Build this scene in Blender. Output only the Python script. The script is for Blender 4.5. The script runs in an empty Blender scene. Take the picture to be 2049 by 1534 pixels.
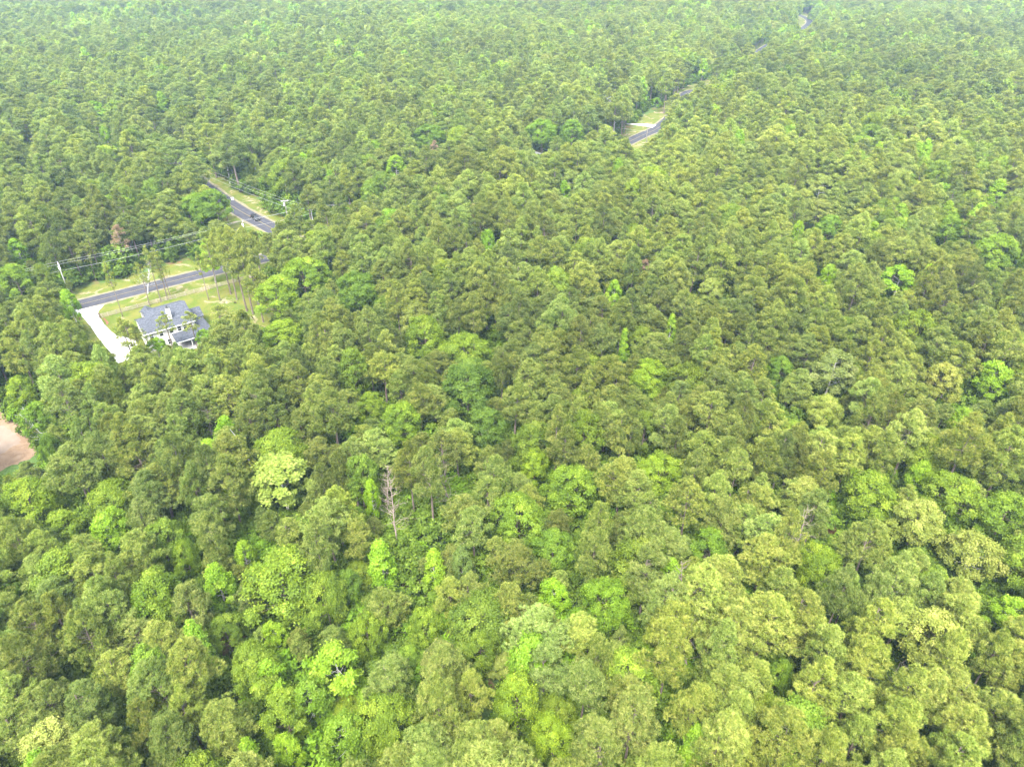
import bpy, bmesh, math, random
import numpy as np
from mathutils import Vector, Matrix, noise
R_ = math.radians
rng = np.random.default_rng(7)
random.seed(7)
scn = bpy.context.scene
COL = scn.collection

# ---------------------------------------------------------------- camera, world, sun, exposure
CAM_H, PITCH, FPX = 100.0, R_(34.0), 1421.0        # focal length in pixels of a 2049 px wide frame
cam_d = bpy.data.cameras.new('camera')
cam_d.sensor_width = 36.0
cam_d.lens = 36.0 * FPX / 2049.0
cam_d.clip_start, cam_d.clip_end = 0.5, 20000
cam = bpy.data.objects.new('camera', cam_d)
cam.location = (0, 0, CAM_H)
cam.rotation_euler = (math.pi / 2 - PITCH, 0, 0)
COL.objects.link(cam)
scn.camera = cam

SUN_EL, SUN_AZ = R_(60), R_(-168)                   # azimuth from +Y (away from the camera) towards +X
world = bpy.data.worlds.new('World')
scn.world = world
world.use_nodes = True
wn, wl = world.node_tree.nodes, world.node_tree.links
wn.clear()
w_out = wn.new('ShaderNodeOutputWorld'); w_bg = wn.new('ShaderNodeBackground')
w_sky = wn.new('ShaderNodeTexSky'); w_hs = wn.new('ShaderNodeHueSaturation')
w_sky.sky_type = 'NISHITA'; w_sky.sun_disc = False
w_sky.sun_elevation = SUN_EL; w_sky.sun_rotation = SUN_AZ
w_sky.air_density = 1.0; w_sky.dust_density = 3.0; w_sky.ozone_density = 1.0
w_hs.inputs['Saturation'].default_value = 0.35      # thin even cloud greys the blue
w_bg.inputs['Strength'].default_value = 0.15
wl.new(w_sky.outputs[0], w_hs.inputs['Color']); wl.new(w_hs.outputs[0], w_bg.inputs[0]); wl.new(w_bg.outputs[0], w_out.inputs[0])
sun_d = bpy.data.lights.new('sun', 'SUN')
sun_d.energy = 1.25; sun_d.angle = R_(16); sun_d.color = (1.0, 0.95, 0.87)
sun = bpy.data.objects.new('sun', sun_d)
sdir = Vector((math.sin(SUN_AZ) * math.cos(SUN_EL), math.cos(SUN_AZ) * math.cos(SUN_EL), math.sin(SUN_EL)))
sun.rotation_euler = sdir.to_track_quat('Z', 'Y').to_euler()
sun.location = (0, 0, 300)
COL.objects.link(sun)
scn.view_settings.view_transform = 'Standard'
scn.view_settings.look = 'None'
scn.view_settings.gamma = 1.0
scn.view_settings.use_curve_mapping = False
scn.view_settings.exposure = 3.12
scn.cycles.max_bounces = 6
scn.cycles.diffuse_bounces = 4
scn.cycles.transmission_bounces = 4
scn.cycles.volume_bounces = 0

# ---------------------------------------------------------------- terrain and picture geometry
def terr(x, y):
    x = np.asarray(x, float); y = np.asarray(y, float)
    f = np.clip((y - 420) / 400, 0, 1)
    return f * (5.0 * np.sin(x / 95 + 1.2) * np.cos(y / 120 + .4) + 3.5 * np.sin((x + y) / 70.0) + 2 * np.sin(x / 41 - y / 53))
S_, C_ = math.sin(PITCH), math.cos(PITCH)
def at(px, py, z=0.0):
    """world point seen at pixel px,py of the 2049x1534 frame, z metres above the ground"""
    u = (px - 1024.5) / FPX; v = (767 - py) / FPX
    h = z
    for _ in range(12):
        t = (CAM_H - h) / (S_ - v * C_)
        x, y = t * u, t * (C_ + v * S_)
        h = z + float(terr(x, y))
    return Vector((x, y, h))
def proj(x, y, z):
    d = y * C_ + (CAM_H - z) * S_
    up = y * S_ - (CAM_H - z) * C_
    return 1024.5 + FPX * x / d, 767 - FPX * up / d, d

# ---------------------------------------------------------------- helpers
def tag(o, label=None, cat=None, group=None, kind=None):
    if label: o['label'] = label
    if cat: o['category'] = cat
    if group: o['group'] = group
    if kind: o['kind'] = kind
    return o
def link(name, data, parent=None):
    o = bpy.data.objects.new(name, data); COL.objects.link(o)
    if parent is not None: o.parent = parent
    return o
def empty(name, loc=(0, 0, 0), rz=0.0):
    o = link(name, None); o.location = loc; o.rotation_euler = (0, 0, rz); o.empty_display_size = .3
    return o
def np_mesh(name, V, F, mats, mi=None, attrs=None, smooth=False):
    """V (n,3), F list of arrays of equal-sided faces"""
    me = bpy.data.meshes.new(name)
    V = np.ascontiguousarray(V, dtype=np.float32)
    me.vertices.add(len(V)); me.vertices.foreach_set('co', V.ravel())
    loops = np.concatenate([f.ravel() for f in F]).astype(np.int32)
    tot = np.concatenate([np.full(len(f), f.shape[1]) for f in F]).astype(np.int32)
    st = np.concatenate([[0], np.cumsum(tot)[:-1]]).astype(np.int32)
    me.loops.add(len(loops)); me.loops.foreach_set('vertex_index', loops)
    me.polygons.add(len(tot)); me.polygons.foreach_set('loop_start', st)
    if hasattr(me.polygons[0], 'loop_total') and False: pass
    for m in mats: me.materials.append(m)
    if mi is not None: me.polygons.foreach_set('material_index', mi.astype(np.int32))
    if smooth is not False:
        sm = np.ones(len(tot), bool) if smooth is True else smooth
        me.polygons.foreach_set('use_smooth', sm)
    me.update(calc_edges=True)
    for k, a in (attrs or {}).items():
        at_ = me.attributes.new(k, 'FLOAT', 'POINT'); at_.data.foreach_set('value', a.astype(np.float32))
    me.validate()
    return me
class MB:
    """collects boxes, tubes and polygons into one mesh"""
    def __init__(s): s.v = []; s.f = []
    def face(s, pts):
        n = len(s.v); s.v += [tuple(p) for p in pts]; s.f.append(tuple(range(n, n + len(pts)))); return s
    def hexa(s, b, t):
        n = len(s.v); s.v += [tuple(p) for p in b] + [tuple(p) for p in t]
        k = len(b)
        s.f.append(tuple(n + i for i in reversed(range(k)))); s.f.append(tuple(n + k + i for i in range(k)))
        for i in range(k):
            j = (i + 1) % k; s.f.append((n + i, n + j, n + k + j, n + k + i))
        return s
    def box(s, x0, x1, y0, y1, z0, z1):
        return s.hexa([(x0, y0, z0), (x1, y0, z0), (x1, y1, z0), (x0, y1, z0)], [(x0, y0, z1), (x1, y0, z1), (x1, y1, z1), (x0, y1, z1)])
    def tube(s, pts, rad, n=6, cap=True):
        pts = [Vector(p) for p in pts]
        if not hasattr(rad, '__len__'): rad = [rad] * len(pts)
        base = len(s.v)
        for i, p in enumerate(pts):
            d = (pts[min(i + 1, len(pts) - 1)] - pts[max(i - 1, 0)]).normalized()
            a = Vector((1, 0, 0)) if abs(d.x) < .8 else Vector((0, 1, 0))
            t = d.cross(a).normalized(); b = d.cross(t)
            for k in range(n):
                w = 2 * math.pi * k / n
                s.v.append(tuple(p + (t * math.cos(w) + b * math.sin(w)) * rad[i]))
        for i in range(len(pts) - 1):
            for k in range(n):
                k2 = (k + 1) % n
                s.f.append((base + i * n + k, base + i * n + k2, base + (i + 1) * n + k2, base + (i + 1) * n + k))
        if cap:
            s.f.append(tuple(base + k for k in range(n))); s.f.append(tuple(base + (len(pts) - 1) * n + k for k in reversed(range(n))))
        return s
    def mesh(s, name, m, bevel=0):
        me = bpy.data.meshes.new(name); me.from_pydata(s.v, [], s.f); me.update()
        bm = bmesh.new(); bm.from_mesh(me)
        bmesh.ops.remove_doubles(bm, verts=bm.verts, dist=1e-5)
        if bevel: bmesh.ops.bevel(bm, geom=bm.edges[:], offset=bevel, segments=2, affect='EDGES', profile=.6)
        bmesh.ops.recalc_face_normals(bm, faces=bm.faces[:])
        bm.to_mesh(me); bm.free(); me.materials.append(m)
        return me
    def build(s, name, m, parent=None, bevel=0):
        return link(name, s.mesh(name, m, bevel), parent)

# ---------------------------------------------------------------- materials
def new_mat(name, rough=.8, spec=.3):
    m = bpy.data.materials.new(name); m.use_nodes = True
    n = m.node_tree.nodes; b = n['Principled BSDF']
    b.inputs['Roughness'].default_value = rough
    b.inputs['Specular IOR Level'].default_value = spec
    return m, n, m.node_tree.links, b
def ramp(n, pts, mode='LINEAR'):
    r = n.new('ShaderNodeValToRGB'); e = r.color_ramp.elements; r.color_ramp.interpolation = mode
    while len(e) > 2: e.remove(e[-1])
    while len(e) < len(pts): e.new(.5)
    for k, (p, c) in zip(e, pts): k.position = p; k.color = (*c, 1)
    return r
def tex(n, l, scale, detail=4, coord='Object', rough=.55, dist=0.0, vscale=None):
    c = n.new('ShaderNodeTexCoord'); t = n.new('ShaderNodeTexNoise')
    t.inputs['Scale'].default_value = scale; t.inputs['Detail'].default_value = detail
    t.inputs['Roughness'].default_value = rough; t.inputs['Distortion'].default_value = dist
    if vscale:
        mp = n.new('ShaderNodeMapping'); mp.inputs['Scale'].default_value = vscale
        l.new(c.outputs[coord], mp.inputs[0]); l.new(mp.outputs[0], t.inputs['Vector'])
    else: l.new(c.outputs[coord], t.inputs['Vector'])
    return t
def bump(n, l, b, src, strength, dist=.05):
    bp = n.new('ShaderNodeBump'); bp.inputs['Strength'].default_value = strength; bp.inputs['Distance'].default_value = dist
    l.new(src, bp.inputs['Height']); l.new(bp.outputs[0], b.inputs['Normal'])
def mixc(n, l, a, b, f, blend='MIX'):
    m = n.new('ShaderNodeMix'); m.data_type = 'RGBA'; m.blend_type = blend
    for i, s in ((6, a), (7, b)):
        if isinstance(s, tuple): m.inputs[i].default_value = (*s, 1)
        else: l.new(s, m.inputs[i])
    if isinstance(f, (int, float)): m.inputs[0].default_value = f
    else: l.new(f, m.inputs[0])
    return m.outputs[2]
def noisy(name, c1, c2, scale=2, rough=.8, bmp=.3, bscale=None, spec=.3, detail=5, vscale=None):
    m, n, l, b = new_mat(name, rough, spec)
    t = tex(n, l, scale, detail, vscale=vscale); r = ramp(n, [(.3, c1), (.7, c2)])
    l.new(t.outputs['Fac'], r.inputs[0]); l.new(r.outputs[0], b.inputs['Base Color'])
    if bmp:
        t2 = tex(n, l, bscale or scale * 5, 3); bump(n, l, b, t2.outputs['Fac'], bmp)
    return m
def leaf_mat(name, inner, outer, tip, trans=.38, rough=.6):
    """inner/outer leaf colour by var: random, lighter facing up, shade of the gaps painted in; tip = new growth at the shoot ends"""
    m = bpy.data.materials.new(name); m.use_nodes = True
    n, l = m.node_tree.nodes, m.node_tree.links; n.clear()
    out = n.new('ShaderNodeOutputMaterial')
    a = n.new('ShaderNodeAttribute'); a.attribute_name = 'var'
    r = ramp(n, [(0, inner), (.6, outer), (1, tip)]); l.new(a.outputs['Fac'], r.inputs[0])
    ti = n.new('ShaderNodeAttribute'); ti.attribute_type = 'INSTANCER'; ti.attribute_name = 'tint'
    c = mixc(n, l, r.outputs[0], ti.outputs['Vector'], 1.0, 'MULTIPLY')
    d = n.new('ShaderNodeBsdfDiffuse'); l.new(c, d.inputs[0])
    tr = n.new('ShaderNodeBsdfTranslucent')
    c2 = mixc(n, l, c, (1.15, 1.1, .55), 1.0, 'MULTIPLY'); l.new(c2, tr.inputs[0])
    g = n.new('ShaderNodeBsdfGlossy'); g.inputs['Roughness'].default_value = rough; g.inputs[0].default_value = (.9, .95, .9, 1)
    ms = n.new('ShaderNodeMixShader'); ms.inputs[0].default_value = trans
    l.new(d.outputs[0], ms.inputs[1]); l.new(tr.outputs[0], ms.inputs[2])
    ms2 = n.new('ShaderNodeMixShader'); ms2.inputs[0].default_value = .008
    l.new(ms.outputs[0], ms2.inputs[1]); l.new(g.outputs[0], ms2.inputs[2])
    l.new(ms2.outputs[0], out.inputs[0])
    return m
M = {}
M['pine'] = leaf_mat('pine_needles', (.072, .108, .015), (.156, .207, .033), (.270, .303, .070), .42)
M['oak'] = leaf_mat('oak_leaves', (.062, .108, .010), (.108, .172, .014), (.180, .245, .028), .42)
M['bright'] = leaf_mat('young_leaves', (.110, .205, .010), (.170, .285, .014), (.260, .360, .040), .45)
M['pale'] = leaf_mat('pale_leaves', (.105, .155, .026), (.160, .220, .038), (.230, .290, .075), .38)
M['mustard'] = leaf_mat('catkin_leaves', (.110, .140, .024), (.180, .210, .038), (.280, .285, .080), .38)
M['dry'] = leaf_mat('dry_needles', (.16, .10, .06), (.22, .15, .09), (.30, .22, .14), .25)
M['bark'] = noisy('pine_bark', (.075, .055, .045), (.16, .125, .10), 6, .95, .5, vscale=(1, 1, .3))
M['palebark'] = noisy('pale_bark', (.26, .24, .21), (.48, .46, .42), 3, .9, .3, vscale=(1, 1, .3))
M['deadwood'] = noisy('dead_wood', (.13, .10, .08), (.22, .175, .145), 3, .9, .3)
M['silverwood'] = noisy('silver_dead_wood', (.24, .24, .23), (.34, .34, .33), 3, .9, .3)
M['polewood'] = noisy('treated_pole_wood', (.10, .085, .075), (.20, .18, .16), 4, .9, .3, vscale=(1, 1, .2))
M['paleolewood'] = noisy('weathered_pole_wood', (.25, .24, .22), (.36, .35, .33), 4, .9, .3, vscale=(1, 1, .2))
M['armwood'] = noisy('crossarm_wood', (.40, .39, .37), (.55, .54, .52), 5, .85, .2)
M['greymetal'] = noisy('transformer_paint', (.50, .52, .54), (.60, .62, .63), 3, .45, 0)
M['porcelain'] = noisy('insulator_glaze', (.55, .55, .55), (.65, .65, .66), 3, .3, 0)
M['wire'] = noisy('aluminium_wire', (.22, .22, .22), (.30, .30, .30), 1, .5, 0)
M['gutter'] = noisy('white_paint', (.74, .74, .72), (.80, .80, .78), 2, .5, 0)
M['concrete'] = noisy('concrete', (.38, .37, .35), (.46, .45, .43), .35, .9, .15, 8)
M['slab'] = noisy('patio_concrete', (.26, .25, .24), (.34, .33, .32), .5, .9, .15, 8)
M['fencewood'] = noisy('fence_boards', (.20, .17, .12), (.30, .26, .19), 1.5, .85, .2)
M['postwood'] = noisy('gate_post_wood', (.10, .07, .05), (.16, .12, .09), 3, .85, .2)
M['glass'] = noisy('dark_window_glass', (.010, .012, .014), (.022, .024, .026), .5, .12, 0, spec=.5)
M['blackpaint'] = noisy('black_car_paint', (.006, .006, .007), (.009, .009, .010), .5, .38, 0, spec=.3)
M['tyre'] = noisy('tyre_rubber', (.015, .015, .015), (.025, .025, .025), 8, .9, .2)
M['rim'] = noisy('alloy_rim', (.35, .35, .36), (.45, .45, .46), 5, .35, 0)
M['lamp'] = noisy('clear_headlamp', (.16, .16, .17), (.22, .22, .23), 5, .15, 0, spec=.6)
M['redlamp'] = noisy('red_tail_lamp', (.25, .012, .010), (.30, .02, .015), 5, .25, 0)
M['plate'] = noisy('number_plate', (.14, .14, .15), (.18, .18, .18), 5, .5, 0)
M['darkmetal'] = noisy('dark_metal', (.03, .03, .03), (.05, .05, .05), 3, .5, 0)
M['tanroof'] = noisy('tan_shingles', (.12, .085, .07), (.17, .13, .11), 3, .95, .3)
M['greyroof2'] = noisy('grey_shingles_far', (.06, .06, .063), (.10, .10, .105), 3, .95, .3)
M['whiteroof'] = noisy('pale_metal_roof', (.20, .21, .22), (.28, .29, .30), .5, .5, .1)
M['brick'] = noisy('tan_brick_wall', (.30, .21, .16), (.38, .28, .22), 3, .9, .2)

def siding(name, c1, c2):
    m, n, l, b = new_mat(name, .6, .3)
    t = tex(n, l, .6, 3); r = ramp(n, [(.3, c1), (.7, c2)]); l.new(t.outputs['Fac'], r.inputs[0]); l.new(r.outputs[0], b.inputs['Base Color'])
    c = n.new('ShaderNodeTexCoord'); w = n.new('ShaderNodeTexWave'); w.wave_type = 'BANDS'; w.bands_direction = 'Z'; w.wave_profile = 'SAW'
    w.inputs['Scale'].default_value = 1.0; l.new(c.outputs['Object'], w.inputs['Vector']); bump(n, l, b, w.outputs['Fac'], .5, .02)
    return m
M['siding'] = siding('white_lap_siding', (.42, .41, .375), (.50, .49, .45))
def shingle():
    m, n, l, b = new_mat('blue_grey_shingles', .95, .1)
    c = n.new('ShaderNodeTexCoord'); br = n.new('ShaderNodeTexBrick')
    br.inputs['Scale'].default_value = 3.2; br.inputs['Brick Width'].default_value = .9; br.inputs['Row Height'].default_value = .45
    br.inputs['Mortar Size'].default_value = .02; br.inputs['Color1'].default_value = (.034, .038, .047, 1); br.inputs['Color2'].default_value = (.070, .076, .090, 1); br.inputs['Mortar'].default_value = (.04, .043, .05, 1)
    l.new(c.outputs['Object'], br.inputs['Vector'])
    t = tex(n, l, 2.4, 5); r = ramp(n, [(.3, (.7, .7, .7)), (.7, (1.3, 1.3, 1.3))]); l.new(t.outputs['Fac'], r.inputs[0])
    l.new(mixc(n, l, br.outputs['Color'], r.outputs[0], 1.0, 'MULTIPLY'), b.inputs['Base Color'])
    bump(n, l, b, br.outputs['Fac'], .4, .02)
    return m
M['shingle'] = shingle()
def ground_mat():
    m, n, l, b = new_mat('forest_floor', 1.0, .05)
    a = tex(n, l, .9, 8, rough=.65); r = ramp(n, [(.30, (.060, .030, .013)), (.5, (.12, .062, .028)), (.72, (.18, .11, .055))]); l.new(a.outputs['Fac'], r.inputs[0])
    g = tex(n, l, .12, 5, rough=.7); gr = ramp(n, [(.34, (0, 0, 0)), (.50, (1, 1, 1))]); l.new(g.outputs['Fac'], gr.inputs[0])
    g2 = tex(n, l, 2.5, 5); g2r = ramp(n, [(.3, (.030, .060, .014)), (.7, (.075, .12, .030))]); l.new(g2.outputs['Fac'], g2r.inputs[0])
    l.new(mixc(n, l, r.outputs[0], g2r.outputs[0], gr.outputs[0]), b.inputs['Base Color'])
    bump(n, l, b, a.outputs['Fac'], .6, .2)
    return m
def lawn_mat(name, sandy, red=0.0):
    m, n, l, b = new_mat(name, 1.0, .05)
    a = tex(n, l, 1.6, 8, rough=.7); r = ramp(n, [(.28, (.038, .062, .009)), (.5, (.060, .085, .012)), (.75, (.095, .105, .022))]); l.new(a.outputs['Fac'], r.inputs[0])
    w = tex(n, l, .22, 6, rough=.62, dist=.6); wr = ramp(n, [(.42, (0, 0, 0)), (.62, (1, 1, 1))]); l.new(w.outputs['Fac'], wr.inputs[0])
    c = mixc(n, l, r.outputs[0], (.098, .098, .022), wr.outputs[0])
    s = tex(n, l, .16, 7, rough=.72, dist=1.0, vscale=(1, 1.15, 1)); sr = ramp(n, [(sandy, (0, 0, 0)), (sandy + .09, (1, 1, 1))]); l.new(s.outputs['Fac'], sr.inputs[0])
    s2 = tex(n, l, 3, 4); s2r = ramp(n, [(.3, (.17, .125, .08)), (.7, (.26, .21, .15))]); l.new(s2.outputs['Fac'], s2r.inputs[0])
    l.new(mixc(n, l, c, s2r.outputs[0], sr.outputs[0]), b.inputs['Base Color'])
    bump(n, l, b, a.outputs['Fac'], .8, .1)
    return m
def asphalt_mat():
    m, n, l, b = new_mat('asphalt', 1.0, .04)
    a = tex(n, l, .5, 6, vscale=(1, 1, 1)); r = ramp(n, [(.3, (.034, .034, .041)), (.7, (.050, .050, .058))]); l.new(a.outputs['Fac'], r.inputs[0])
    f = tex(n, l, 25, 3); fr = ramp(n, [(.3, (.8, .8, .8)), (.7, (1.2, 1.2, 1.2))]); l.new(f.outputs['Fac'], fr.inputs[0])
    at_ = n.new('ShaderNodeAttribute'); at_.attribute_name = 'across'      # 0..1 across the road: tyre-polished wheel tracks
    tr = ramp(n, [(0, (1.15,) * 3), (.18, (.92,) * 3), (.30, (1.12,) * 3), (.42, (.90,) * 3), (.5, (1.1,) * 3), (.58, (.9,) * 3), (.7, (1.12,) * 3), (.82, (.92,) * 3), (1, (1.15,) * 3)])
    l.new(at_.outputs['Fac'], tr.inputs[0])
    c = mixc(n, l, r.outputs[0], fr.outputs[0], 1.0, 'MULTIPLY')
    l.new(mixc(n, l, c, tr.outputs[0], 1.0, 'MULTIPLY'), b.inputs['Base Color'])
    bump(n, l, b, f.outputs['Fac'], .3, .01)
    return m
def dirt_mat():
    m, n, l, b = new_mat('graded_dirt', 1.0, .05)
    a = tex(n, l, .5, 8, rough=.7, dist=.8); r = ramp(n, [(.3, (.125, .080, .048)), (.55, (.175, .122, .080)), (.75, (.21, .155, .105))]); l.new(a.outputs['Fac'], r.inputs[0])
    l.new(r.outputs[0], b.inputs['Base Color']); bump(n, l, b, a.outputs['Fac'], .6, .15)
    return m
M['ground'] = ground_mat(); M['lawn'] = lawn_mat('lawn_grass', .62); M['verge'] = lawn_mat('verge_grass', .55)
M['patch'] = lawn_mat('thin_grass_over_sand', .49)
M['sand'] = noisy('sandy_shoulder', (.085, .080, .040), (.16, .14, .095), .8, 1, .3)
M['asphalt'] = asphalt_mat(); M['dirt'] = dirt_mat(); M['paledirt'] = noisy('pale_track', (.135, .102, .077), (.17, .132, .10), .6, 1, .3)
M['redclay'] = noisy('red_clay', (.12, .04, .025), (.17, .07, .045), 1.5, 1, .3)
M['yellowline'] = noisy('yellow_road_paint', (.12, .10, .035), (.16, .13, .05), 2, .8, 0)

# ---------------------------------------------------------------- ground
def grid_sheet():
    xs = np.concatenate([np.linspace(-6000, -1300, 12), np.linspace(-1250, 1250, 167), np.linspace(1300, 6000, 12)])
    ys = np.concatenate([np.linspace(-5000, -200, 10), np.linspace(-180, 400, 20), np.linspace(412, 1500, 90), np.linspace(1560, 6000, 14)])
    X, Y = np.meshgrid(xs, ys); Z = terr(X, Y)
    V = np.stack([X, Y, Z], -1).reshape(-1, 3); nx = len(xs)
    i = np.arange((len(ys) - 1) * (nx - 1)); r_, c = i // (nx - 1), i % (nx - 1); a = r_ * nx + c
    return np_mesh('ground', V, [np.stack([a, a + 1, a + nx + 1, a + nx], 1)], [M['ground']])
tag(link('ground', grid_sheet()), kind='structure')

def sheet(name, pts, z, m, kind='structure', rough_edge=0.0):
    """a closed outline given as ground points, filled flat, z above the ground; edges wander when rough_edge > 0"""
    P = []
    for i, p in enumerate(pts):
        q = pts[(i + 1) % len(pts)]
        L = math.hypot(q[0] - p[0], q[1] - p[1]); n = max(1, int(L / .6)) if rough_edge else 1
        for k in range(n):
            x, y = p[0] + (q[0] - p[0]) * k / n, p[1] + (q[1] - p[1]) * k / n
            if rough_edge:
                nv = noise.noise_vector(Vector((x * .35, y * .35, 3)))
                n2 = noise.noise_vector(Vector((x * 1.1, y * 1.1, 7))); x += nv.x * rough_edge + n2.x * rough_edge * .8; y += nv.y * rough_edge + n2.y * rough_edge * .8
            P.append((x, y, z + float(terr(x, y))))
    bm = bmesh.new(); vs = [bm.verts.new(p) for p in P]
    f = bm.faces.new(vs); bmesh.ops.triangulate(bm, faces=[f])
    bmesh.ops.recalc_face_normals(bm, faces=bm.faces[:])
    if sum(f.normal.z for f in bm.faces) < 0: bmesh.ops.reverse_faces(bm, faces=bm.faces[:])
    me = bpy.data.meshes.new(name); bm.to_mesh(me); bm.free(); me.materials.append(m)
    return tag(link(name, me), kind=kind)
def smooth_path(pts, step=4.0):
    P = [Vector((p[0], p[1])) for p in pts]; out = []
    for i in range(len(P) - 1):
        p0, p1, p2, p3 = P[max(i - 1, 0)], P[i], P[i + 1], P[min(i + 2, len(P) - 1)]
        n = max(2, int((p2 - p1).length / step))
        for k in range(n):
            t = k / n
            out.append(.5 * ((2 * p1) + (p2 - p0) * t + (2 * p0 - 5 * p1 + 4 * p2 - p3) * t * t + (3 * p1 - p0 - 3 * p2 + p3) * t ** 3))
    out.append(P[-1]); return out
def strip(name, path, w0, w1, z, m, kind='structure', jitter=0.0, nac=8):
    V, A = [], []
    for i, p in enumerate(path):
        d = (path[min(i + 1, len(path) - 1)] - path[max(i - 1, 0)]).normalized(); nrm = Vector((-d.y, d.x))
        j0 = noise.noise(Vector((i * .7, w0, 1))) * jitter; j1 = noise.noise(Vector((i * .7, w1, 9))) * jitter
        for k in range(nac + 1):
            t = k / nac; q = p + nrm * ((w0 + j0) * (1 - t) + (w1 + j1) * t)
            V.append((q.x, q.y, float(terr(q.x, q.y)) + z + .45 * min(1, max(0, (q.y - 450) / 200)))); A.append(t)
    a = np.array([[i * (nac + 1) + k for k in range(nac)] for i in range(len(path) - 1)]).ravel()
    me = np_mesh(name, np.array(V), [np.stack([a, a + nac + 1, a + nac + 2, a + 1], 1)], [m], attrs={'across': np.array(A)})
    bm = bmesh.new(); bm.from_mesh(me); bmesh.ops.recalc_face_normals(bm, faces=bm.faces[:])
    if bm.faces[:][0].normal.z < 0: bmesh.ops.reverse_faces(bm, faces=bm.faces[:])
    bm.to_mesh(me); bm.free()
    return tag(link(name, me), kind=kind)
def g2(px, py): p = at(px, py); return (p.x, p.y)
MAIN = [(-260, 95), (-175, 157), (-129.7, 191), (-111.4, 204.6), (-103.9, 210.2), (-73, 233.5), (-30, 268), (20, 318), (48, 352), g2(1287, 270), g2(1317, 256), g2(1352, 226), g2(1373, 198), g2(1376, 186), g2(1432, 168), g2(1494, 123), g2(1532, 96), g2(1580, 72), g2(1608, 57), g2(1620, 46), g2(1611, 37), g2(1592, 30), g2(1560, 26)]
SIDE = [(-73, 233.5), (-88.5, 250.6), (-111, 274), g2(380, 352), g2(330, 318), g2(250, 290), g2(150, 268), g2(40, 245)]
mainp, sidep = smooth_path(MAIN), smooth_path(SIDE)
for nm, pth, zz in (('main', mainp, 0), ('side', sidep, .004)):
    nearp = [p for p in pth if p.y < 520]
    strip('grass_verge', nearp, -12.5, 12.5, .02 + zz, M['verge'], jitter=3)
    strip('road_shoulder', pth, -4.4, 4.4, (.03 + zz), M['sand'], jitter=.7)
    strip('road', pth, -3.35, 3.35, (.04 + zz), M['asphalt'])
    strip('road_line', nearp, -.16, -.06, (.05 + zz), M['yellowline'], nac=1)
    strip('road_line', nearp, .06, .16, (.05 + zz), M['yellowline'], nac=1)
farp = [p for p in mainp if p.y >= 500]
strip('grass_verge', farp, -11, 11, .022, M['verge'], jitter=3)
lawn_pts = [(-134, 178), (-121.5, 184.5), (-84, 213), (-74, 206), (-70, 190), (-66, 176), (-76, 163), (-90, 155), (-104, 152), (-112, 158), (-124, 172)]
sheet('lawn', lawn_pts, .012, M['lawn'], rough_edge=1.0)
sheet('bare_sand_patch', [g2(*p) for p in [(405, 597), (425, 590), (452, 597), (470, 601), (466, 607), (440, 606), (418, 611)]], .018, M['patch'], rough_edge=2.2)
sheet('bare_sand_patch', [g2(*p) for p in [(500, 630), (512, 632), (530, 652), (534, 662), (520, 656), (505, 640)]], .018, M['patch'], rough_edge=1.8)
sheet('bare_sand_patch', [g2(*p) for p in [(243, 636), (252, 632), (264, 637), (254, 642)]], .018, M['patch'], rough_edge=.8)
sheet('grass_verge', [g2(*p) for p in [(1585, 26), (1614, 27), (1634, 36), (1630, 50), (1614, 60), (1590, 58)]], .3, M['verge'], rough_edge=1)
sheet('red_clay_patch', [g2(*p) for p in [(206, 636), (210, 636), (219, 646), (216, 650)]], .020, M['redclay'], rough_edge=.4)
sheet('dirt_yard', [g2(*p) for p in [(-160, 800), (-60, 800), (0, 822), (25, 832), (48, 862), (72, 884), (70, 908), (30, 930), (-10, 948), (-160, 980)]], .015, M['dirt'], rough_edge=1.2)
sheet('dirt_track', [g2(*p) for p in [(-160, 850), (-60, 838), (8, 852), (42, 876), (36, 888), (0, 910), (-60, 926), (-160, 950)]], .022, M['paledirt'], rough_edge=.7)
# driveways: real slabs of concrete
def slab(name, pts, z0, z1, m):
    mb = MB(); a = sum(pts[i][0] * pts[(i + 1) % len(pts)][1] - pts[(i + 1) % len(pts)][0] * pts[i][1] for i in range(len(pts)))
    if a < 0: pts = pts[::-1]
    mb.hexa([(p[0], p[1], z0) for p in pts], [(p[0], p[1], z1) for p in pts])
    return tag(mb.build(name, m), kind='structure')
slab('driveway', [(-131.5, 186.6), (-128.2, 185.0), (-124.9, 182.4), (-120.5, 177.4), (-115.7, 171.6), (-111.6, 167), (-107.9, 163.0), (-103.8, 157.6), (-101.3, 159.6), (-101.5, 166.0), (-104.2, 169.4), (-107.9, 171.3), (-110.8, 172.3), (-113.2, 174.4), (-117, 178.4), (-121, 183.4), (-122.6, 186.3), (-122.9, 190.7), (-128.6, 187.6)], -.1, .055, M['concrete'])
ROB = [g2(*p) for p in [(1195, 243), (1245, 246.5), (1262, 247.5), (1290, 248.5), (1313, 250), (1306, 255.5), (1300, 254), (1288, 252.5), (1262, 249.5), (1240, 248), (1195, 246)]]
slab('driveway', ROB, -.1, .058, M['concrete'])
SMD = [g2(*p) for p in [(1046, 297), (1062, 301), (1085, 307), (1117, 308.5), (1117, 311.5), (1084, 310.5), (1060, 304.5), (1046, 300)]]
slab('driveway', SMD, -.1, .05, M['concrete'])
sheet('grass_verge', [g2(*p) for p in [(1225, 262), (1262, 250), (1300, 256), (1300, 250), (1345, 215), (1262, 236), (1200, 240)]], .018, M['verge'], rough_edge=1.5)

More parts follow.
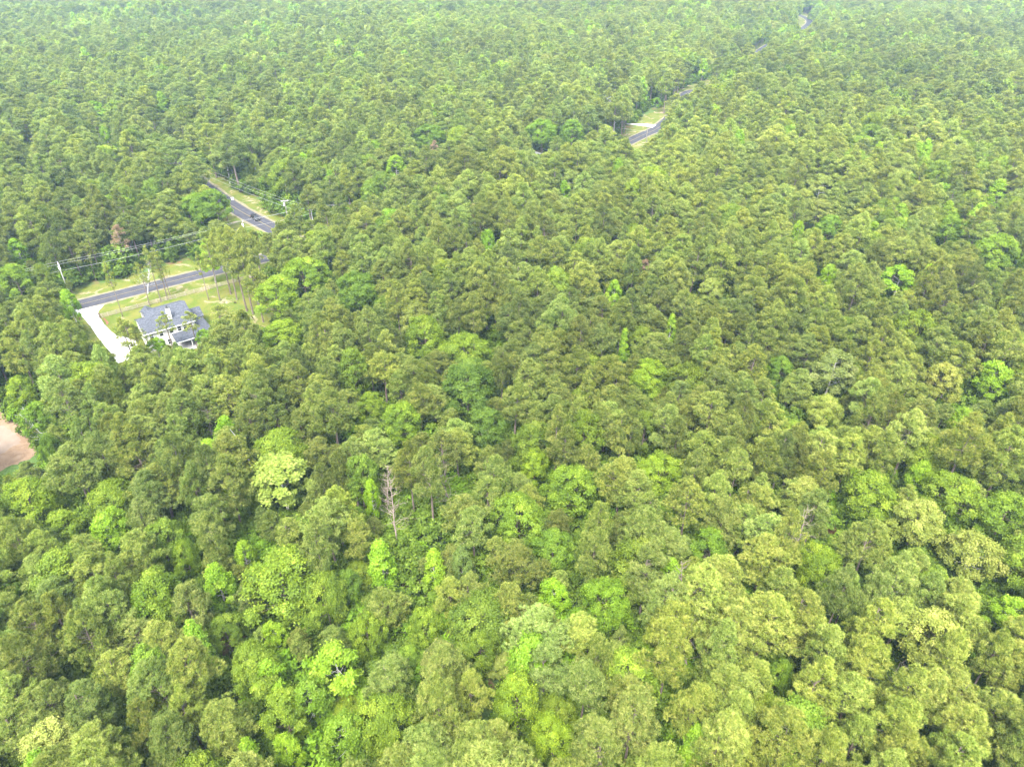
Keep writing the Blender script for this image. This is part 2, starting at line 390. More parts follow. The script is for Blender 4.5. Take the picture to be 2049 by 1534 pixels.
# ---------------------------------------------------------------- leafy geometry
def frame_of(d):
    a = np.where(np.abs(d[:, 2:3]) < .9, np.array([[0., 0, 1]]), np.array([[1., 0, 0]]))
    t = np.cross(d, a); t /= np.linalg.norm(t, axis=1, keepdims=True) + 1e-9
    return t, np.cross(d, t)
def unit(v): return v / (np.linalg.norm(v, axis=1, keepdims=True) + 1e-9)
def needles(cen, out, n_per, L, w, g):
    """tufts: n_per slim triangles fanning out of every tuft centre"""
    N = len(cen); c = np.repeat(cen, n_per, 0); o = np.repeat(out, n_per, 0)
    d = unit(o * .6 + g.normal(size=c.shape) * .60 + np.array([0, 0, .30]))
    s = unit(np.cross(d, unit(o + np.array([0, 0, .7]) + g.normal(size=c.shape) * .35)))     # needles spread their flat side to the light
    Ls = L * g.uniform(.7, 1.25, (len(c), 1)); ws = w * g.uniform(.8, 1.2, (len(c), 1))
    V = np.stack([c + s * ws, c - s * ws, c + d * Ls], 1).reshape(-1, 3)
    return V, np.arange(len(V)).reshape(-1, 3)
def leaves(cen, out, L, w, g):
    n = unit(out * 1.0 + g.normal(size=cen.shape) * .5 + np.array([0, 0, .6]))
    t, b = frame_of(n); ang = g.uniform(0, 2 * math.pi, (len(cen), 1)); s = t * np.cos(ang) + b * np.sin(ang); q = np.cross(n, s)
    Ls = L * g.uniform(.6, 1.3, (len(cen), 1)); ws = w * g.uniform(.7, 1.2, (len(cen), 1))
    V = np.stack([cen - s * Ls, cen + q * ws + n * ws * .2, cen + s * Ls, cen - q * ws + n * ws * .2], 1).reshape(-1, 3)
    return V, np.arange(len(V)).reshape(-1, 4)
def sph(n, g, up=.0):
    v = unit(g.normal(size=(n, 3)) + np.array([0, 0, up])); return v
def limb_mesh(H, r0, tips, base_z, mat, g, lean=.0, nlimb=60, fork=0, rtop=.25):
    mb = MB(); ph = g.uniform(0, 6)
    def tr(z): t = z / H; return Vector((math.sin(t * 3 + ph) * .18 * lean + lean * t * .6, math.cos(t * 2.3 + ph) * .18 * lean, z))
    zs = [-.6, .3, H * .2, H * .4, H * .6, H * .78, H * .93]
    mb.tube([tr(z) for z in zs], [r0 * 1.35, r0 * 1.1] + [r0 * (1 - (z / H) ** 1.2 * (1 - rtop)) for z in zs[2:]], 7)
    if len(tips):
        idx = g.permutation(len(tips))[:nlimb]
        for i in idx:
            tip = Vector(tips[i]); z0 = max(base_z, min(H * .9, tip.z - .3 * math.hypot(tip.x, tip.y) - .2)); a = tr(z0)
            mid = a.lerp(tip, .5) + Vector((0, 0, -.12 * (tip - a).length * .5))
            r = r0 * .32 * (1 - .6 * z0 / H)
            mb.tube([a, mid, tip], [r, r * .7, r * .25], 4, cap=False)
    return mb
def pine_proto(seed, H=17.0, R=2.9, cb=.46, nc=105, nt=23, nn=17, L=.34, w=.029, flat=.8, lop=0.0, mat='pine', bark='bark', sparse=1.0, vs=.28):
    g = np.random.default_rng(seed)
    nb = int(nc * .42)                                           # boughs; each carries two or three clumps
    tb = np.clip((np.arange(nb) + g.uniform(0, 1, nb)) / nb, 0, 1) ** .9
    ab = np.arange(nb) * 2.39996 + g.normal(0, .45, nb)
    envb = R * np.clip(1 - tb ** 1.9, 0, 1) ** .68 * (.66 + .34 * np.clip(tb * 4, 0, 1)) * (1 + .15 * np.sin(ab * 2 + seed) + .11 * np.sin(ab * 3 + seed * 1.7 + tb * 4)) * g.uniform(.74, 1.14, nb)
    zb = H * (cb + (1 - cb) * tb * .97) + g.normal(0, .22, nb)
    bi = np.concatenate([np.arange(nb), np.arange(nb), g.integers(0, nb, max(nc - 2 * nb, 1))]); nc = len(bi)
    fr = np.concatenate([np.full(nb, 1.0), g.uniform(.45, .72, nb), g.uniform(.75, 1.0, nc - 2 * nb)])
    t = tb[bi]; ang = ab[bi] + g.normal(0, .16, nc) + np.concatenate([np.zeros(2 * nb), g.choice([-.42, .42], nc - 2 * nb)])
    env = envb[bi]
    z = zb[bi] + (fr - 1) * env * .10 + g.normal(0, .12, nc)
    cc = np.stack([np.cos(ang) * env * fr + lop * t, np.sin(ang) * env * fr, z], 1)
    cr = g.uniform(.48, .78, nc) * (1 - .22 * t) * (R / 2.9)
    d = sph(nc * nt, g, .55).reshape(nc, nt, 3)
    outc = unit(cc * np.array([1, 1, 0]) + 1e-6) * .6
    d = unit((d + outc[:, None, :] * .7).reshape(-1, 3)).reshape(nc, nt, 3)
    rr = g.uniform(.6, 1.0, (nc, nt, 1)) ** .4
    p = cc[:, None, :] + d * rr * cr[:, None, None] * np.array([1, 1, flat])
    keep = g.uniform(size=nc * nt) < sparse
    P = p.reshape(-1, 3)[keep]; D = d.reshape(-1, 3)[keep]
    V, F = needles(P, D, nn, L, w, g)
    var = np.clip(g.normal(.44, vs, len(P)) + .25 * (D[:, 2] - .2), 0, 1)  # tuft tone: random spread paints lit tufts and dark gaps, lighter facing up
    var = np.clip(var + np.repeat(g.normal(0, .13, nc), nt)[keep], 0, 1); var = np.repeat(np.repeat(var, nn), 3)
    tv = np.tile(np.array([0, 0, .18]), len(V) // 3)
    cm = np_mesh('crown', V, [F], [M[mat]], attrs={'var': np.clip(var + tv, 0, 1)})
    tm = limb_mesh(H, .20 * H / 17, cc, H * cb * .8, None, g, lean=g.uniform(.2, 1.0)).mesh('trunk', M[bark])
    return cm, tm
def leafy_proto(seed, H=14.0, R=4.2, cb=.35, nl=36, ns=13, nlf=34, L=.17, w=.115, shape='dome', mat='oak', bark='bark', lobe=.34, spray=.34, nlimb=30, r0=.24, gap=0.0, offset=(0, 0)):
    g = np.random.default_rng(seed)
    i = np.arange(nl); ang = i * 2.39996 + g.normal(0, .35, nl)
    u = (i + .5) / nl
    Hc = H * (1 - cb)
    if shape == 'dome':
        el = np.arcsin(np.clip(1 - u * 1.45, -.45, 1)); rad = np.cos(el) * R; z = H * cb + Hc * .42 + np.sin(el) * Hc * .46
    elif shape == 'cone':
        rad = R * (u ** .72) * (1 - .25 * np.clip((u - .8) * 5, 0, 1)); z = H - u * Hc * .96
    elif shape == 'umbrella':
        rad = R * np.sqrt(u); z = H - (u ** 2) * Hc * .75
    else:                                                       # column
        rad = R * np.clip(np.sin(np.clip(u * 1.25, 0, 1) * math.pi / 2), .1, 1) * g.uniform(.8, 1.1, nl); z = H - u * Hc * .95
    env = 1 + .16 * np.sin(ang * 2 + seed) + .10 * np.sin(ang * 5 + seed * 2)
    fr = g.uniform(.62, .98, nl) * env
    lr = R * lobe * g.uniform(.7, 1.2, nl) * (1 if shape != 'cone' else 1) * (.55 + .45 * np.clip(rad / R * 1.6, 0, 1))
    cc = np.stack([np.cos(ang) * (rad * fr) + offset[0] * (z / H), np.sin(ang) * (rad * fr) + offset[1] * (z / H), z - lr * .5], 1)
    keepl = g.uniform(size=nl) >= gap; cc, lr = cc[keepl], lr[keepl]; nl = len(cc)
    ctr = np.array([0, 0, H * cb + Hc * .3]); outc = unit(cc - ctr)
    d = unit(sph(nl * ns, g, .35).reshape(nl, ns, 3).reshape(-1, 3) + np.repeat(outc, ns, 0) * .8).reshape(nl, ns, 3)
    sp = cc[:, None, :] + d * lr[:, None, None] * g.uniform(.75, 1.08, (nl, ns, 1)) * np.array([1, 1, .8])
    sp = sp.reshape(-1, 3); sd = d.reshape(-1, 3); svar = g.normal(0, .15, len(sp)) + np.repeat(g.normal(0, .14, nl), ns)
    P = np.repeat(sp, nlf, 0) + g.normal(size=(len(sp) * nlf, 3)) * spray * np.array([1, 1, .6]); D = np.repeat(sd, nlf, 0)
    V, F = leaves(P, D, L, w, g)
    var = np.repeat(np.clip(g.normal(.45, .16, len(P)) + np.repeat(svar, nlf) + .15 * (D[:, 2] - .3), 0, 1), 4)  # tone random per leaf, spray and lobe, lighter where the spray faces up
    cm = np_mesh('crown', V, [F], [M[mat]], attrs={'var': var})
    tm = limb_mesh(H * .86, r0, cc, H * cb * .55, None, g, lean=g.uniform(.3, 1.2), nlimb=nlimb).mesh('trunk', M[bark])
    return cm, tm
def bare_proto(seed, H=13.0, mat='deadwood', R=2.6, n=26, r0=.13, top=.35, twig=4):
    g = np.random.default_rng(seed)
    P = [Vector((0, 0, -.5))]; d = Vector((g.normal(0, .05), g.normal(0, .05), 1))
    for k in range(9):
        d = (d + Vector((g.normal(0, .07), g.normal(0, .07), .02))).normalized(); P.append(P[-1] + d * (H + .5) / 9)
    mt = MB(); mt.tube(P, [r0 * (1.25 - 1.1 * k / 9) for k in range(10)], 7)
    def on(t): x = t * 9; i = min(8, int(x)); return P[i].lerp(P[i + 1], x - i)
    mbr = MB()
    for k in range(n):
        t = min(.99, top + (1 - top) * ((k + g.uniform(0, 1)) / n)); a = g.uniform(0, 6.28); Lb = R * (1.25 - t) * 1.4 * g.uniform(.35, 1.15)
        dd = Vector((math.cos(a), math.sin(a), g.uniform(-.1, .7))).normalized(); q = on(t); B = [q]
        for j in range(4):
            dd = (dd + Vector((g.normal(0, .28), g.normal(0, .28), g.normal(.12, .2)))).normalized(); q = q + dd * Lb / 4; B.append(q)
        rb = r0 * .30
        mbr.tube(B, [rb, rb * .8, rb * .6, rb * .42, rb * .2], 4)
        for j in range(twig):
            s0 = B[1 + j % 4]; dt = (dd + Vector((g.normal(0, .7), g.normal(0, .7), g.normal(.2, .4)))).normalized(); m1 = s0 + dt * Lb * .16
            mbr.tube([s0, m1, m1 + (dt + Vector((g.normal(0, .4), g.normal(0, .4), .2))) * Lb * .14], [rb * .4, rb * .28, rb * .12], 3)
    return mbr.mesh('branches', M[mat]), mt.mesh('trunk', M[mat])
def joined(name, cm, tm):
    """crown and trunk as one mesh, for the uncounted trees"""
    me = bpy.data.meshes.new(name); bm = bmesh.new(); bm.from_mesh(cm); k = len(bm.faces)
    bm.from_mesh(tm); bm.faces.ensure_lookup_table()
    for f in bm.faces[k:]: f.material_index = 1
    bm.to_mesh(me); bm.free()
    for s in (cm, tm): me.materials.append(s.materials[0])
    return me

PINES = [pine_proto(11, 17, 2.9), pine_proto(12, 18, 2.7, cb=.5), pine_proto(13, 16, 3.2, cb=.42, nc=118), pine_proto(14, 17.5, 3.0, cb=.5, lop=.6),
         pine_proto(15, 15.5, 2.6, cb=.4, nc=92), pine_proto(16, 18.5, 3.3, cb=.52, nc=122, flat=.7), pine_proto(17, 16.5, 2.8, cb=.45, lop=-.5), pine_proto(18, 17, 3.1, cb=.55, nc=90, sparse=.85),
         pine_proto(19, 17.5, 2.5, cb=.4, nc=95), pine_proto(20, 16, 3.0, cb=.48, nc=105, flat=.9)]
FPINES = [pine_proto(31 + k, 16.5 + .5 * (k % 3), 2.8 + .15 * (k % 4), cb=.44 + .03 * (k % 3), nc=96, nt=13, nn=7, L=.46, w=.075, vs=.17) for k in range(6)]
OAKS = {
    'oak': [leafy_proto(41, 14, 4.4), leafy_proto(42, 15, 4.0, nl=30, cb=.3), leafy_proto(43, 13, 4.6, nl=40, lobe=.3), leafy_proto(44, 14, 3.6, nl=28, lobe=.36)],
    'bright': [leafy_proto(51, 14, 3.2, nl=30, shape='column', mat='bright', L=.21, w=.15, ns=11, nlf=26, bark='palebark', gap=.08), leafy_proto(52, 15, 3.0, nl=34, shape='cone', mat='bright', L=.21, w=.15, ns=11, nlf=26, bark='palebark'),
               leafy_proto(53, 13, 3.4, nl=28, mat='bright', L=.21, w=.15, ns=12, nlf=26, bark='palebark')],
    'pale': [leafy_proto(61, 15, 4.2, nl=36, shape='umbrella', cb=.45, mat='pale', bark='palebark', L=.24, w=.17, lobe=.26, gap=.08, r0=.3), leafy_proto(62, 14, 3.4, nl=30, mat='pale', bark='palebark', L=.22, w=.15)],
    'mustard': [leafy_proto(71, 15, 4.4, nl=44, mat='mustard', lobe=.26, gap=.05), leafy_proto(72, 14, 3.6, nl=34, mat='mustard', lobe=.28, gap=.12, bark='palebark')],
    'fork': [leafy_proto(81, 16, 3.6, nl=30, cb=.38, mat='bright', L=.21, w=.15, lobe=.27, gap=.25, bark='palebark', nlimb=30, r0=.26)],
}
def far_leafy(seed, mat, **k): return leafy_proto(seed, nl=24, ns=8, nlf=9, L=.42, w=.30, spray=.42, mat=mat, nlimb=8, **k)
FOAKS = [far_leafy(91, 'oak', H=14, R=4.2), far_leafy(92, 'oak', H=13, R=3.6), far_leafy(93, 'oak', H=15, R=4.6), far_leafy(94, 'bright', H=14, R=3.0, shape='column', bark='palebark'),
         far_leafy(95, 'bright', H=13, R=3.2, bark='palebark'), far_leafy(96, 'mustard', H=14, R=3.8), far_leafy(97, 'pale', H=14, R=3.6, bark='palebark')]
THIN = [pine_proto(27, 17, 2.5, cb=.55, nc=50, nt=20, nn=15, sparse=.8), pine_proto(28, 16.5, 2.7, cb=.5, nc=56, nt=19, nn=15, sparse=.75), pine_proto(29, 17, 2.3, cb=.6, nc=42, nt=20, nn=15, sparse=.8)]
DRY = pine_proto(25, 16, 2.4, cb=.45, nc=50, nt=16, sparse=.7, mat='dry')
BARE = [bare_proto(101, 13, n=34), bare_proto(102, 14, R=3.2, n=34), bare_proto(103, 12, 'silverwood', R=2.8, n=30, top=.2), bare_proto(104, 12, 'silverwood', R=.6, n=2, top=.6, r0=.2, twig=0)]
BUSH = [leafy_proto(111 + k, H=4.2, R=2.2, cb=.05, nl=14, ns=7, nlf=14, L=.22, w=.15, spray=.28, mat=('oak', 'oak', 'bright')[k], nlimb=5, r0=.06) for k in range(3)]

# ---------------------------------------------------------------- where the photograph shows open ground
CLEAR = [
    [(152, 580), (175, 568), (280, 538), (340, 524), (392, 517), (402, 548), (452, 562), (470, 582), (492, 606), (512, 622), (538, 648), (530, 660), (500, 642), (470, 622), (425, 632), (420, 668), (400, 682), (385, 690), (350, 692), (320, 692), (290, 698), (262, 712), (240, 728), (228, 722), (205, 680), (165, 626)],
    [(396, 360), (440, 378), (520, 412), (560, 432), (546, 450), (534, 468), (526, 462), (500, 450), (478, 462), (468, 486), (458, 476), (466, 440), (462, 412), (432, 388)],
    [(1254, 284), (1262, 246), (1272, 244), (1287, 227), (1294, 220), (1306, 215), (1331, 217), (1358, 203), (1360, 208), (1336, 218), (1316, 235), (1309, 247), (1318, 251), (1319, 266), (1296, 282), (1284, 300), (1270, 298), (1258, 292)],
    [(1360, 173), (1400, 166), (1438, 148), (1436, 155), (1410, 169), (1384, 179), (1378, 190), (1366, 187), (1372, 180)],
    [(1484, 118), (1486, 112), (1508, 104), (1525, 95), (1538, 87), (1540, 91), (1526, 100), (1512, 108)],
    [(1594, 29), (1612, 31), (1628, 37), (1624, 49), (1612, 56), (1598, 54)],
    [(-40, 820), (20, 826), (52, 862), (76, 886), (74, 912), (30, 936), (-40, 960)],
    [(1060, 300), (1092, 305), (1117, 306), (1117, 313), (1084, 313), (1060, 306)],
    [(845, 1078), (880, 1072), (880, 1110), (850, 1115)], [(1660, 1050), (1672, 1045), (1678, 1078), (1664, 1085)],
    [(346, 78), (362, 78), (362, 83), (346, 83)],
]
def in_poly(x, y, P):
    c = np.zeros(np.shape(x), bool); n = len(P)
    for i in range(n):
        x0, y0 = P[i]; x1, y1 = P[(i + 1) % n]
        c ^= ((y0 > y) != (y1 > y)) & (x < (x1 - x0) * (y - y0) / ((y1 - y0) + 1e-12) + x0)
    return c
BB = [(min(p[0] for p in P), max(p[0] for p in P), min(p[1] for p in P), max(p[1] for p in P)) for P in CLEAR]
FE = []
for _q in [(112, 378, 22, 8, 0), (243, 343, 14, 6, 0), (1220, 200, 15, 6, 0), (62, 278, 7, 14, 9), (346, 316, 9, 13, 9), (569, 408, 11, 14, 9), (620, 421, 11, 12, 9), (486, 446, 7, 9, 9), (122, 550, 8, 26, 9), (1229, 258, 3.5, 14, 9), (1296, 266, 3.5, 15, 9)]:
    _p = at(_q[0], _q[1] + _q[3] * .5, 5.0); FE.append((*_q[:4], proj(_p.x, _p.y, _p.z)[2] - 1))
# FE: crowns of the trees picked from the photograph: ellipse polygon, its distance
def hides_feature(X, Y, Z0, H, R):
    bad = np.zeros(len(X), bool)
    for fz, fr in ((.46, .6), (.46, -.6), (.62, .9), (.62, -.9), (.8, .7), (.8, -.7), (.8, 0), (.97, 0)):
        px, py, dd_ = proj(X + R * fr, Y, Z0 + H * fz)
        for (cx, cy, rx, ry, fd) in FE:
            bad |= (((px - cx) / rx) ** 2 + ((py - cy) / ry) ** 2 < 1) & (dd_ < fd + 1)
    return bad
def blocked(X, Y, Z0, H, R):
    """does a tree of this height and width stand on, or hide, ground that the photograph shows?"""
    bad = np.zeros(len(X), bool)
    for fz, fr in ((0, 0), (.25, 0), (.45, 0), (.45, .7), (.45, -.7), (.62, .95), (.62, -.95), (.62, 0), (.8, .7), (.8, -.7), (.8, 0), (.98, 0)):
        px, py, _ = proj(X + R * fr, Y, Z0 + H * fz)
        for P, b in zip(CLEAR, BB):
            m = (px > b[0]) & (px < b[1]) & (py > b[2]) & (py < b[3]) & ~bad
            if m.any():
                k = np.where(m)[0]; bad[k] |= in_poly(px[k], py[k], P)
    return bad

# ---------------------------------------------------------------- feature trees, read off the photograph
# (px, py of the crown centre, crown width px, height/width factor, kind, tint, label, short name used by its neighbours' labels)
FT = [
    (565, 962, 122, 1.0, 'pale', (1.15, 1.1, 1.1), 'big pale sage-green spreading tree with white forked trunk, left of centre', 'the big pale white-trunked tree'),
    (560, 905, 120, .8, 'oak', (1.35, 1.15, .9), 'broad mid-green oak just behind the big pale white-trunked tree', None),
    (220, 1055, 92, .9, 'bright', (1, 1, 1), 'vivid lime rounded tree alone among grey pines, lower left', 'the lone lime tree lower left'),
    (436, 1165, 74, 1.25, 'bright', (.98, 1, .9), 'vivid lime upright tree against the left side of the airy grey-green oak', 'the lime tree beside the airy oak'),
    (490, 1110, 50, 1.0, 'bright', (1.1, 1.05, 1.2), 'small pale lime tree on the upper left shoulder of the airy oak', None),
    (565, 1165, 160, 1.0, 'oak', (1.45, 1.15, 1.3), 'widest airy grey-green oak with pale limbs showing, lower left', 'the widest airy grey-green oak'),
    (648, 1190, 100, 1.2, 'oak', (1.3, 1.08, 1.2), 'grey-green oak leaning on the right of the widest airy oak', None),
    (700, 1172, 62, 1.1, 'oak', (.9, 1.1, 1.2), 'small bluish-green tree between the airy oak and the lime cone', None),
    (762, 1120, 72, 1.9, 'bright', (.98, 1.02, .9), 'tall lime cone-shaped tree beside the brown forest gap', 'the tall lime cone tree'),
    (870, 1132, 56, 1.9, 'bright', (1.15, 1.05, 1.5), 'slim pale lime spire right of the brown forest gap', 'the slim pale lime spire'),
    (745, 995, 42, 1.3, 'bright', (1.05, 1.05, .7), 'small yellow-lime leaf tuft below the bare brown snags', 'the small yellow-lime tuft'),
    (672, 1335, 118, 1.15, 'bright', (.98, .95, 1.0), 'large yellow-lime domed tree near the bottom, left of centre', 'the large yellow-lime dome tree'),
    (735, 1265, 75, 1.1, 'oak', (1.5, 1.2, .9), 'yellow-green broadleaf directly behind the large yellow-lime dome tree', None),
    (500, 1508, 62, 1.1, 'bright', (1, 1, .9), 'lime tree cut by the bottom edge, left one of a pair', 'the lime pair at the bottom edge'),
    (578, 1500, 72, 1.1, 'bright', (1.15, 1.1, 1.5), 'paler lime tree cut by the bottom edge, right one of a pair', None),
    (550, 1270, 58, .9, 'bright', (1.1, 1.02, 1.0), 'pale lime tree peeping between grey pines below the airy oak', None),
    (570, 1430, 100, 1.1, 'oak', (1.3, 1.2, .9), 'leafy green oak above the lime pair at the bottom edge', None),
    (770, 1440, 120, 1.0, 'oak', (1.35, 1.2, 1.0), 'leafy green oak below and right of the large yellow-lime dome', None),
    (1035, 1400, 115, 1.4, 'oak', (1.75, 1.35, .9), 'tall yellow-green oak near the bottom centre', 'the yellow-green oak at bottom centre'),
    (1105, 1480, 105, 1.1, 'oak', (1.7, 1.4, .8), 'yellow-green oak cut by the bottom edge at centre', None),
    (620, 1400, 100, 1.0, 'bright', (.72, .74, .9), 'leafy green crown on the left side of the large yellow-lime dome', None),
    (690, 1470, 105, 1.0, 'bright', (.78, .78, .9), 'leafy green crown below the large yellow-lime dome', None),
    (850, 1250, 70, 1.0, 'oak', (1.3, 1.2, .9), 'yellow-green broadleaf in front of the slim pale lime spire', None),
    (370, 1110, 60, 1.0, 'oak', (1.2, 1.2, .9), 'mid-green broadleaf between the lone lime tree and airy oak', None),
    (960, 1300, 80, 1.0, 'oak', (1.1, 1.05, 1.0), 'green oak behind and left of the yellow-green oak at bottom centre', None),
    (1215, 1205, 100, 1.35, 'oak', (1.15, 1.25, .8), 'tall vivid green oak right of centre, low in the picture', 'the tall vivid green oak'),
    (1108, 1188, 74, .8, 'bright', (.95, 1, .7), 'low vivid lime tree left of the tall vivid green oak', None),
    (1420, 1098, 86, .9, 'oak', (1.05, 1.35, .8), 'rich green oak tucked between pines, lower right', 'the rich green oak lower right'),
    (1640, 1130, 90, 1.0, 'oak', (1.35, 1.25, .8), 'grass-green broadleaf left of the mustard oaks', None),
    (1835, 1045, 125, .95, 'mustard', (1.05, 1.08, 1.0), 'largest mustard-green rounded oak, right side', 'the largest mustard oak'),
    (1948, 1110, 112, .9, 'mustard', (1.05, 1.05, .95), 'mustard-green oak right of and below the largest mustard oak', None),
    (1740, 990, 120, 1.05, 'oak', (1.25, 1.15, .8), 'grass-green oak behind the largest mustard oak on its left', 'the grass-green oak at right'),
    (1905, 990, 110, .9, 'oak', (1.35, 1.2, 1.0), 'green oak with bare pale twigs behind the largest mustard oak', None),
    (2010, 1030, 100, 1.2, 'oak', (1.15, 1.15, .9), 'green oak at the right edge beside the mustard oaks', None),
    (1840, 948, 62, 1.0, 'bright', (1.15, 1.1, 1.3), 'small pale lime tree behind the two grass-green oaks at right', 'the small pale lime tree at right'),
    (2020, 1232, 72, 1.0, 'fork', (1.1, 1.05, 1.0), 'lime tree with white forked trunk at the right edge', 'the white-forked lime tree at right edge'),
    (1990, 758, 82, 1.2, 'bright', (1.05, 1.02, 1.1), 'tall lime open-branched tree near the right edge', 'the tall lime tree near right edge'),
    (1795, 565, 64, 1.3, 'fork', (1.0, 1.02, .8), 'bright lime Y-forked tree with white limbs over a dark gap', 'the Y-forked lime tree'),
    (1885, 765, 88, 1.05, 'mustard', (1.2, 1.1, 1.0), 'mustard blossoming tree left of the tall lime open tree', None),
    (1665, 742, 98, 1.15, 'mustard', (.75, .85, 1.1), 'open grey-green tree with visible limbs, right of centre', 'the open grey-green tree'),
    (1652, 828, 90, .85, 'mustard', (1.0, 1.05, .8), 'yellowish rounded tree below the open grey-green tree', None),
    (1920, 850, 46, .9, 'bright', (1.1, 1.05, 1.0), 'small lime tree below the mustard blossoming tree', None),
    (936, 768, 118, 1.05, 'oak', (.68, .76, .8), 'large deep green round oak near the centre', 'the large deep green oak'),
    (975, 852, 88, .95, 'oak', (.72, .78, .8), 'deep green oak directly below the large deep green oak', None),
    (930, 700, 98, .7, 'oak', (1.25, 1.12, .9), 'lighter green oak above the large deep green oak', None),
    (800, 842, 82, 1.1, 'oak', (1.15, 1.15, .8), 'mid-green oak left of the large deep green oak', 'the mid-green oak left of centre'),
    (848, 668, 88, 1.1, 'oak', (1.15, 1.05, .8), 'olive-green domed oak left of the picture centre', 'the olive domed oak'),
    (742, 812, 60, .9, 'oak', (1.4, 1.15, .8), 'small yellow-green oak left of the mid-green oak', None),
    (715, 578, 92, .95, 'oak', (.82, .9, .8), 'deep green oak between the yard trees and the picture centre', 'the deep green oak right of the yard'),
    (553, 590, 88, 1.1, 'oak', (1.5, 1.4, 1.0), 'bright green broad oak at the right edge of the yard', 'the bright green oak by the yard'),
    (605, 548, 90, .9, 'oak', (1.3, 1.3, 1.0), 'bright green oak just behind the yard-side oak', None),
    (565, 668, 92, .5, 'oak', (1.5, 1.35, .9), 'low bright green tree in front of the sandy path', None),
    (418, 508, 46, 1.7, 'bright', (1.1, 1.05, 1.0), 'tall lime tree with pale twin trunks behind the lawn', 'the tall lime tree behind the lawn'),
    (140, 608, 46, 1.1, 'bright', (.95, 1.0, .8), 'bright green tree at the foot of the driveway', 'the bright tree by the driveway'),
    (1300, 752, 88, .7, 'oak', (1.4, 1.35, .8), 'bright green oak low among pines right of centre', 'the bright green oak right of centre'),
    (1228, 590, 42, 1.1, 'bright', (1, 1, .8), 'small vivid lime tree right of the picture centre', 'the small vivid lime tree'),
    (1248, 690, 30, 1.3, 'bright', (1, 1, .8), 'tiny vivid lime tree above the bright green oak', None),
    (1110, 560, 30, 1.1, 'bright', (.9, 1, .8), 'tiny green-lime tree above and right of the centre', None),
    (976, 485, 38, 1.0, 'bright', (.85, 1.0, .9), 'small vivid green tree beside the pinkish tree above centre', None),
    (1342, 660, 30, 1.2, 'bright', (1.05, 1.0, 1.4), 'small pale lime shrub-like tree in a dark gap between pines', None),
    (1595, 466, 30, 1.0, 'bright', (1.15, 1.05, 1.1), 'small pale lime tree upper right of centre', None),
    (1655, 555, 42, .9, 'bright', (1.05, 1.0, 1.0), 'small lime tree left of the Y-forked lime tree', None),
    (1140, 975, 105, 1.15, 'oak', (1.1, 1.1, .8), 'green oak below the picture centre, left one of two', 'the green oaks below centre'),
    (1032, 1030, 112, .9, 'oak', (1.2, 1.2, 1.2), 'soft green oak below the centre beside a slender pine', None),
    (1108, 1098, 96, 1.0, 'oak', (.95, 1.1, .9), 'deeper green oak in front of the two green oaks below centre', None),
    (1320, 940, 100, .5, 'oak', (1.6, 1.4, 1.0), 'flat yellow-green broadleaf crown right of and below centre', None),
    (1070, 930, 60, 1.3, 'oak', (1.4, 1.3, .7), 'yellow-green oak hugging the tall pine below centre', None),
    (1560, 740, 56, .9, 'oak', (1.0, 1.1, .9), 'green tree left of the open grey-green tree', None),
    (1900, 455, 60, 1.0, 'oak', (1.2, 1.25, 1.1), 'green oak in the upper right quarter', 'the green oak upper right'),
    (1995, 500, 90, .9, 'oak', (1.3, 1.3, 1.3), 'soft light green tree at the upper right edge', None),
    (1995, 385, 50, 1.3, 'bright', (1.1, 1.05, 1.4), 'pale lime tree far up at the right edge', None),
    (1660, 690 - 235, 60, .8, 'oak', (1.1, 1.2, .9), 'green oak behind the Y-forked lime tree', None),
    (1640, 372, 62, .8, 'mustard', (.95, 1.1, 1.0), 'mustard green domed tree in the upper right', None),
    (1420, 585, 70, .8, 'mustard', (.95, 1.05, .9), 'dull yellow-green domed tree right of centre', None),
    (55, 1000, 118, .75, 'oak', (1.5, 1.3, 1.1), 'broad yellow-green oak at the left edge below the dirt yard', 'the broad oak at left edge'),
    (130, 1055, 90, .7, 'oak', (1.4, 1.25, 1.0), 'yellow-green oak right of the broad oak at left edge', None),
    (222, 1000, 100, .6, 'oak', (1.3, 1.15, .9), 'green oak behind the lone lime tree lower left', None),
    (75, 838, 62, 1.1, 'oak', (1.15, 1.25, .9), 'vivid green tree overhanging the dirt yard', 'the green tree by the dirt yard'),
    (105, 905, 46, 1.3, 'oak', (.85, 1.1, .9), 'small deep green tree at the tip of the dirt yard', None),
    (42, 782, 60, .9, 'oak', (1.5, 1.35, 1.0), 'light green tree behind the dirt yard', None),
    (792, 332, 46, .9, 'bright', (1.05, 1.02, 1.0), 'lime tree in the upper middle, left one of two', 'the upper middle lime trees'),
    (1128, 385, 36, 1.1, 'bright', (.85, .95, .9), 'small vivid green tree alone in the pines above centre', None),
    (860, 272, 72, .8, 'oak', (.95, 1.05, .9), 'deep green oak in the upper middle', 'the deep green oak upper middle'),
    (428, 408, 66, 1.1, 'oak', (.95, 1.1, .9), 'deep green oak standing over the side road', 'the deep green oak by the side road'),
    (395, 412, 60, 1.1, 'oak', (1.1, 1.2, .9), 'mid-green oak left of the deep green oak by the side road', None),
    (1145, 262, 60, 1.0, 'oak', (1.1, 1.25, 1.0), 'mid-green oak left of the far road bend', 'the oak left of the road bend'),
    (1085, 262, 62, 1.0, 'oak', (1.2, 1.3, 1.0), 'lighter green oak left of the oak at the far road bend', None),
    (325, 205, 36, 1.5, 'bright', (1.0, 1.0, 1.2), 'bright lime upright tree in the far upper left', None),
    (212, 268, 32, 1.2, 'bright', (.95, 1, .8), 'lime tree in the left forest above the road', None),
    (36, 505, 48, 1.1, 'bright', (.95, 1, 1.1), 'bright green tree at the left edge above the power line', None),
    (30, 560, 66, 1.1, 'oak', (1.3, 1.3, 1.2), 'soft green tree at the left edge under the power line', None),
